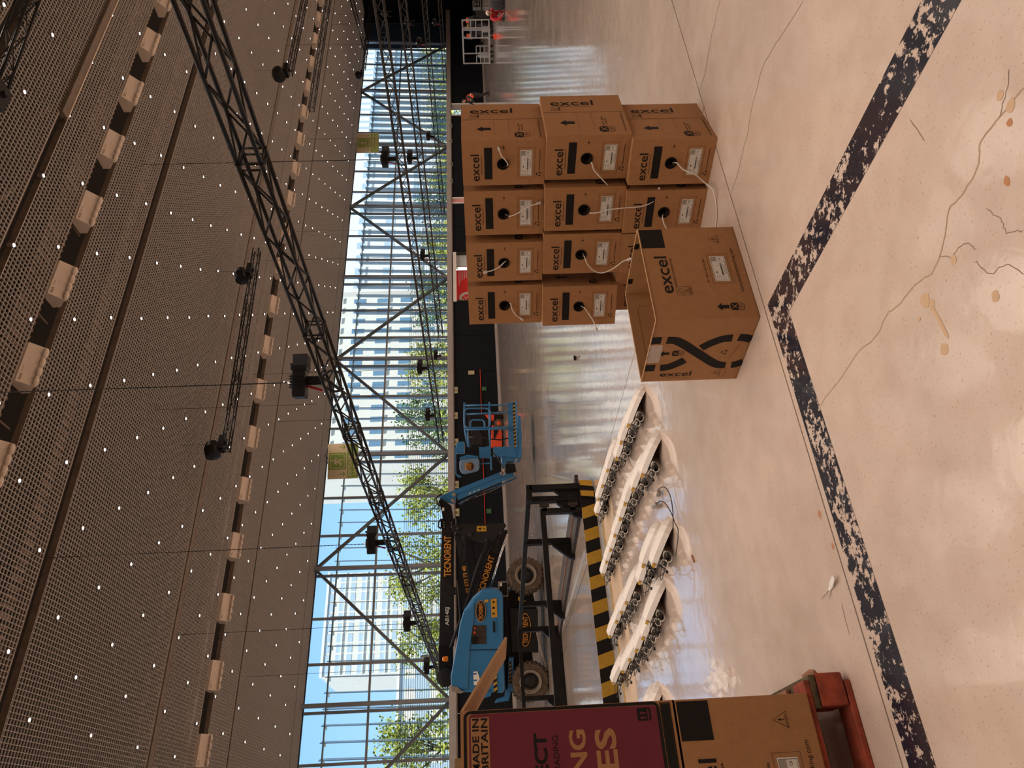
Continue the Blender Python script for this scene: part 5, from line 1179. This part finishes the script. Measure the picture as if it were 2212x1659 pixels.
# orange machine behind the basket
om = thing('orange_loader', 'orange red compact machine behind the lift basket', 'machine', lp(*zb(700, 450), 4))
oq = nn.dot(PZ(*zb(852, 450), 0)-W1)
def opr(name, m, pts, th=.8, o=0, bevel=.03): return MB().prism([lp(*zb(*p), oq+o) for p in pts], nn*th).build(name, m, om, bevel=bevel)
opr('body', 'orange', [(680, 385), (700, 385), (760, 450), (810, 450), (825, 500), (825, 690), (665, 690), (672, 480)]); opr('front_cover', 'orange', [(575, 235), (715, 235), (715, 320), (650, 318), (610, 280)]); opr('underbody', 'steel_blk', [(720, 235), (830, 235), (850, 690), (815, 690), (820, 420), (720, 300)], o=.05)
opr('side_panel', 'steel_blk', [(705, 455), (780, 452), (720, 590), (705, 590)], .02, -.03, 0); opr('cab', 'steel_blk', [(350, 250), (580, 240), (660, 390), (665, 690), (380, 690), (340, 500)], .7, .1); opr('engine_cover', 'grey_dk', [(385, 470), (500, 465), (550, 560), (545, 670), (395, 665)], .1, .0)
cw_ = lp(*zb(780, 360), oq-.1); MB().lathe(cw_, nn, [(.10, -.02), (.24, 0), (.26, .03), (.26, .22)], 18).build('wheel', 'rubber', om); MB().lathe(cw_, nn, [(.02, -.03), (.10, -.035), (.13, -.01)], 14).build('rim', 'orange', om)
cw_ = lp(*zb(790, 245), oq-.1+.5); MB().lathe(cw_, nn, [(.10, -.02), (.24, 0), (.26, .03), (.26, .22)], 18).build('wheel', 'rubber', om)

# ================================================================== PEOPLE AND GEAR FAR ACROSS THE HALL
def person(base, face, label, pose='stand', top='hivis', legs='trous', hat=None, s=1.0):
    t = thing('person', label, 'person', base, None, world=False)
    # joints in local space: x right, y forward, z up
    if pose == 'stand':
        J = dict(pel=(0, 0, .95), chest=(0, .02, 1.25), neck=(0, .02, 1.47), head=(0, .05, 1.56), hl=(-.10, 0, .90), kl=(-.12, .03, .50), al=(-.12, -.02, .08), tl=(-.13, .14, .03), hr=(.10, 0, .90), kr=(.13, .06, .50), ar=(.15, .02, .08), tr=(.16, .18, .03),
                 sl=(-.19, .01, 1.42), el=(-.25, .04, 1.15), wl=(-.18, .22, 1.02), fl=(-.14, .28, 1.0), sr=(.19, .01, 1.42), er=(.26, .0, 1.15), wr=(.20, .18, .98), fr=(.16, .24, .96))
    elif pose == 'lean':
        J = dict(pel=(0, 0, .92), chest=(0, .18, 1.18), neck=(0, .32, 1.34), head=(0, .42, 1.40), hl=(-.10, 0, .87), kl=(-.13, .12, .48), al=(-.13, -.06, .08), tl=(-.14, .10, .03), hr=(.10, 0, .87), kr=(.14, .0, .48), ar=(.14, -.22, .08), tr=(.15, -.06, .03),
                 sl=(-.19, .27, 1.30), el=(-.22, .42, 1.06), wl=(-.16, .58, .95), fl=(-.13, .65, .92), sr=(.19, .27, 1.30), er=(.22, .44, 1.04), wr=(.14, .60, .92), fr=(.12, .67, .9))
    else:      # kneeling and bent over
        J = dict(pel=(0, -.05, .36), chest=(0, .20, .47), neck=(0, .38, .50), head=(0, .47, .49), hl=(-.10, 0, .34), kl=(-.16, .34, .14), al=(-.15, -.05, .06), tl=(-.15, -.16, .03), hr=(.10, 0, .34), kr=(.18, .36, .30), ar=(.18, .22, .07), tr=(.18, .34, .03),
                 sl=(-.19, .33, .47), el=(-.24, .42, .26), wl=(-.14, .55, .10), fl=(-.11, .62, .06), sr=(.19, .33, .47), er=(.26, .45, .28), wr=(.15, .58, .12), fr=(.12, .65, .08))
    R_ = dict(pel=.13, chest=.15, neck=.055, head=.06, hl=.095, kl=.065, al=.045, tl=.04, hr=.095, kr=.065, ar=.045, tr=.04, sl=.07, el=.05, wl=.034, fl=.03, sr=.07, er=.05, wr=.034, fr=.03)
    E_ = [('pel', 'chest'), ('chest', 'neck'), ('neck', 'head'), ('pel', 'hl'), ('hl', 'kl'), ('kl', 'al'), ('al', 'tl'), ('pel', 'hr'), ('hr', 'kr'), ('kr', 'ar'), ('ar', 'tr'), ('chest', 'sl'), ('sl', 'el'), ('el', 'wl'), ('wl', 'fl'), ('chest', 'sr'), ('sr', 'er'), ('er', 'wr'), ('wr', 'fr')]
    def skin(keys, name, m, k=1.0, lv=1):
        ks = [q for q in J if q in keys]; me = bpy.data.meshes.new(name); me.from_pydata([J[q] for q in ks], [(ks.index(a), ks.index(b)) for a, b in E_ if a in ks and b in ks], [])
        me.materials.append(M[m]); o = put(name, me, t); o.modifiers.new('skin', 'SKIN')
        for i, q in enumerate(ks): me.skin_vertices[0].data[i].radius = (R_[q]*k, R_[q]*k*(.8 if q in ('pel', 'chest') else 1)); me.skin_vertices[0].data[i].use_root = (i == 0)
        b = o.modifiers.new('sub', 'SUBSURF'); b.levels = lv; b.render_levels = lv; return o
    skin(list(J), 'body', legs)
    skin(['pel', 'chest', 'sl', 'sr'], 'vest', top, 1.13); skin(['sl', 'el'], 'sleeve', 'cloth' if top != 'red' else 'red', 1.15); skin(['sr', 'er'], 'sleeve', 'cloth' if top != 'red' else 'red', 1.15)
    hd = V(J['head']); hb = MB().ball(hd+V((0, .0, .10)), .095, 14, 10, (.86, 1, 1.2)).ball(hd+V((0, .095, .09)), .02, 6, 5).ball(hd+V((-.085, 0, .09)), .02, 6, 5).ball(hd+V((.085, 0, .09)), .02, 6, 5).build('head', 'skin', t, True)
    MB().ball(hd+V((0, -.02, .135)), .10, 12, 8, (.9, .98, .98)).build('helmet' if hat else 'hair', hat or 'cloth', t, True)
    if hat: MB().box(hd+V((0, -.02, .10)), (.20, .21, .02)).build('helmet_strap', 'ink', t)
    for f_, w__ in (('fl', 'wl'), ('fr', 'wr')):
        d = (V(J[f_])-V(J[w__])).normalized(); sd_ = d.cross(V((0, 0, 1))).normalized(); hm = MB()
        for k in range(4): a = V(J[f_])+sd_*(.012*(k-1.5)); hm.path([a, a+d*(.04+.008*(1-abs(k-1.5))), a+d*.065+V((0, 0, -.02))], .008, 5)
        hm.path([V(J[w__])+d*.02+sd_*.02, V(J[w__])+d*.05+sd_*.045, V(J[w__])+d*.08+sd_*.04], .009, 5); hm.build('fingers', 'skin', t)
    for a_ in ('l', 'r'): MB().box(V(J['a'+a_])*.5+V(J['t'+a_])*.5+V((0, 0, -.005)), (.10, .27, .09)).build('shoe', 'steel_edge', t, bevel=.02)
    if top.startswith('hivis'):
        c = V(J['chest']); MB().box(c+V((0, .0, -.08)), (.34, .30, .035)).build('reflective_band', 'white', t)
    t.location = base; t.rotation_euler = (0, 0, face); t.scale = (s, s, s); return t
person(PZ(1044, 44, 0), 2.2, 'person in orange vest standing by the wheeled aluminium frame', 'stand', 'hivis', 'cloth', None, 1.0)
person(PZ(1041, 57, 0), -.9, 'person in yellow vest and beige trousers beside the aluminium frame', 'stand', 'hivis_y', 'trous', None, .98)
person(PZ(1044, 78, 0), -.5, 'person half hidden behind the near posts of the aluminium frame', 'stand', 'hivis', 'cloth', None, 1.0)
person(PZ(1058, 204, 0), 1.3, 'person in dark clothes with orange vest leaning just above the cable boxes', 'lean', 'hivis', 'cloth', None, 1.12)
person(PZ(1089, 37, 0), 2.45, 'person in red top and white helmet kneeling on the shiny floor', 'kneel', 'red', 'red', 'helmet', .85)
bp_ = thing('backpack', 'dark grey backpack on the floor beside the kneeling person', 'bag', PZ(1090, 3, 0)); c = PZ(1090, 3, 0)
MB().lathe(c, (0, 0, 1), [(.22, 0), (.26, .15), (.22, .38), (.12, .48), (.03, .5)], 12).build('sack', 'cloth', bp_, True); MB().path([c+V((-.2, -.12, .1)), c+V((-.26, -.2, .25)), c+V((-.15, -.15, .45))], .02, 5).build('strap', 'steel_edge', bp_)

# wheeled aluminium frame
b0 = PZ(1066, 136, 0); b1 = PZ(1066, 64, 0); af = thing('aluminium_frame', 'wheeled aluminium stage frame standing far across the shiny floor', 'frame', (b0+b1)/2)
fx = (b1-b0); FLn = fx.length; fx.normalize(); fyv = V((-fx.y, fx.x, 0))
def ap_(a, b, z): return b0 + fx*(a*FLn) + fyv*b + V((0, 0, z))
for a in (0, .23, .77, 1.0): 
    for b in (0, .7): MB().bar(ap_(a, b, .15), ap_(a, b, 1.52 if a in (0, 1.0, .77) else .85), .05).build('upright', 'alu', af)
for b in (0, .7):
    MB().bar(ap_(0, b, 1.50), ap_(1, b, 1.50), .07).build('top_beam', 'alu', af); MB().bar(ap_(0, b, .20), ap_(1, b, .20), .07).build('bottom_beam', 'alu', af)
    for z in (.55, .85, 1.1): MB().bar(ap_(.77, b, z), ap_(1, b, z), .045).build('rung', 'alu', af)
    for z in (.45, .65, .85): MB().bar(ap_(0, b, z), ap_(.23, b, z), .045).build('rung', 'alu', af)
MB().bar(ap_(0, 0, 1.5), ap_(0, .7, 1.5), .06).bar(ap_(1, 0, 1.5), ap_(1, .7, 1.5), .06).bar(ap_(1, 0, .2), ap_(1, .7, .2), .06).bar(ap_(0, 0, .2), ap_(0, .7, .2), .06).build('cross_beam', 'alu', af)
MB().prism([ap_(.03, .3, .25), ap_(.03, .3, .75), ap_(.2, .3, .75), ap_(.2, .3, .25)], fyv*.02).prism([ap_(.80, .3, .25), ap_(.80, .3, .52), ap_(.97, .3, .52), ap_(.97, .3, .25)], fyv*.02).build('side_panel', 'alu', af)
for a in (.04, .22, .78, .97):
    for b in (0, .7): c = ap_(a, b, .07); MB().lathe(c-fyv*.02, fyv, [(.03, 0), (.07, .005), (.07, .04), (.03, .045)], 12).bar(c, c+V((0, 0, .1)), .03).build('caster', 'steel_blk', af)
rg = thing('black_machine', 'bulky black machine inside and behind the aluminium frame', 'machine', ap_(.5, 1.6, 0))
MB().prism([ap_(.30, 1.3, 0), ap_(.26, 1.3, .9), ap_(.34, 1.3, 1.15), ap_(.55, 1.3, 1.2), ap_(.62, 1.3, .95), ap_(.64, 1.3, 0)], fyv*.7).build('housing', 'steel_blk', rg, bevel=.05); MB().lathe(ap_(.47, 1.28, .5), fyv, [(.33, 0), (.36, .03), (.3, .05)], 18).build('drum', 'cloth', rg); MB().prism([ap_(.66, 1.5, 0), ap_(.66, 1.5, .8), ap_(.76, 1.5, .8), ap_(.76, 1.5, 0)], fyv*.4).build('side_box', 'grey_dk', rg)
tag(MB().box(PZ(1069, 79, .07), (.16, .16, .12)).box(PZ(1069, 79, .14), (.10, .18, .03)).build('orange_crate', 'cone'), 'small orange red crate under the aluminium frame post', 'crate')
fc = thing('flight_case', 'silver edged flight case with dark H shaped panel near the far corner', 'case', PZ(1041, 12, 0)); c = PZ(1041, 12, 0); xd = V((rt.x, rt.y, 0)).normalized(); yd = V((-xd.y, xd.x, 0)); R = Matrix((xd, yd, V((0, 0, 1)))).transposed()
MB().box(c+V((0, 0, .45)), (.66, .5, .72), R).build('body', 'alu', fc, bevel=.02); MB().box(c+V((0, 0, .45))-yd*.26, (.56, .02, .60), R).build('dark_panel', 'grey_dk', fc)
mb = MB(); [mb.box(c+V((0, 0, z))-yd*.275, (.48, .02, .05), R) for z in (.30, .62)]; mb.box(c+V((0, 0, .46))-yd*.275, (.06, .02, .34), R); mb.build('panel_mark', 'alu', fc)
for s1 in (-.26, .26): MB().lathe(c+xd*s1+V((0, 0, .05))-yd*.2, yd, [(.03, 0), (.05, .005), (.05, .03), (.03, .035)], 10).bar(c+xd*s1+V((0, 0, .05))-yd*.18, c+xd*s1+V((0, 0, .1))-yd*.18, .03).build('caster', 'steel_blk', fc)
bc = thing('black_case', 'black road case stacked between the flight case and orange vest person', 'case', PZ(1040, 30, 0)); c = PZ(1040, 30, 0)
MB().box(c+V((0, 0, .42)), (.75, .5, .80), R).build('body', 'steel_blk', bc, bevel=.02); MB().box(c+V((0, 0, .45))-yd*.26, (.08, .02, .3), R).build('latch', 'alu', bc)
for i, (px, py, lb) in enumerate(((1040, 188, 'red and white traffic cone nearer the orange frame side'), (1040, 196, 'red and white traffic cone nearer the cable boxes'))):
    cn = thing('traffic_cone', lb, 'cone', PZ(px, py, 0), 'pair of traffic cones'); c = PZ(px, py, 0)
    MB().box(c+V((0, 0, .02)), (.36, .36, .04)).lathe(c, (0, 0, 1), [(.15, .04), (.03, .70), (.02, .72)], 14).build('body', 'cone', cn); MB().lathe(c, (0, 0, 1), [(.112, .26), (.078, .46), (.07, .46)], 14).build('white_band', 'white', cn)
ct = thing('black_cart', 'low black trolley with loop handle against the black wall', 'trolley', PZ(1044, 165, 0)); c = PZ(1044, 165, 0)
MB().box(c+V((0, 0, .18)), (1.4, .6, .06), R).build('deck', 'steel_blk', ct); MB().path([c+xd*.5+V((0, 0, .2)), c+xd*.5+V((0, 0, .85)), c-xd*.2+V((0, 0, .85)), c-xd*.2+V((0, 0, .2))], .02, 6).build('handle', 'grey_dk', ct)
for s1 in (-.6, .6): MB().lathe(c+xd*s1+V((0, 0, .07))-yd*.25, yd, [(.04, 0), (.07, .005), (.07, .5), (.04, .505)], 10).bar(c+xd*s1+V((0, 0, .07)), c+xd*s1+V((0, 0, .18)), .06).build('caster', 'grey_dk', ct)
br = MB(); 
for k in range(3): c = PZ(1043.5, 96+k*12, 0); br.box(c+V((0, 0, .15)), (.3, .3, .3+.15*(k % 2)))
tag(br.build('equipment_row', 'steel_blk'), 'low row of black equipment along the foot of the black wall', 'equipment', kind='stuff')
tag(MB().tube(PY(1100, 1267, 30)+V((0, 0, 0)), PY(1096, 1267, 30)+V((0, 0, .0)), .25, 12).build('grey_drum', 'rim'), 'small grey drum against the wall behind the lift arms', 'drum') if False else None
for i, (px, py) in enumerate(((1237-157, 1100), )): pass
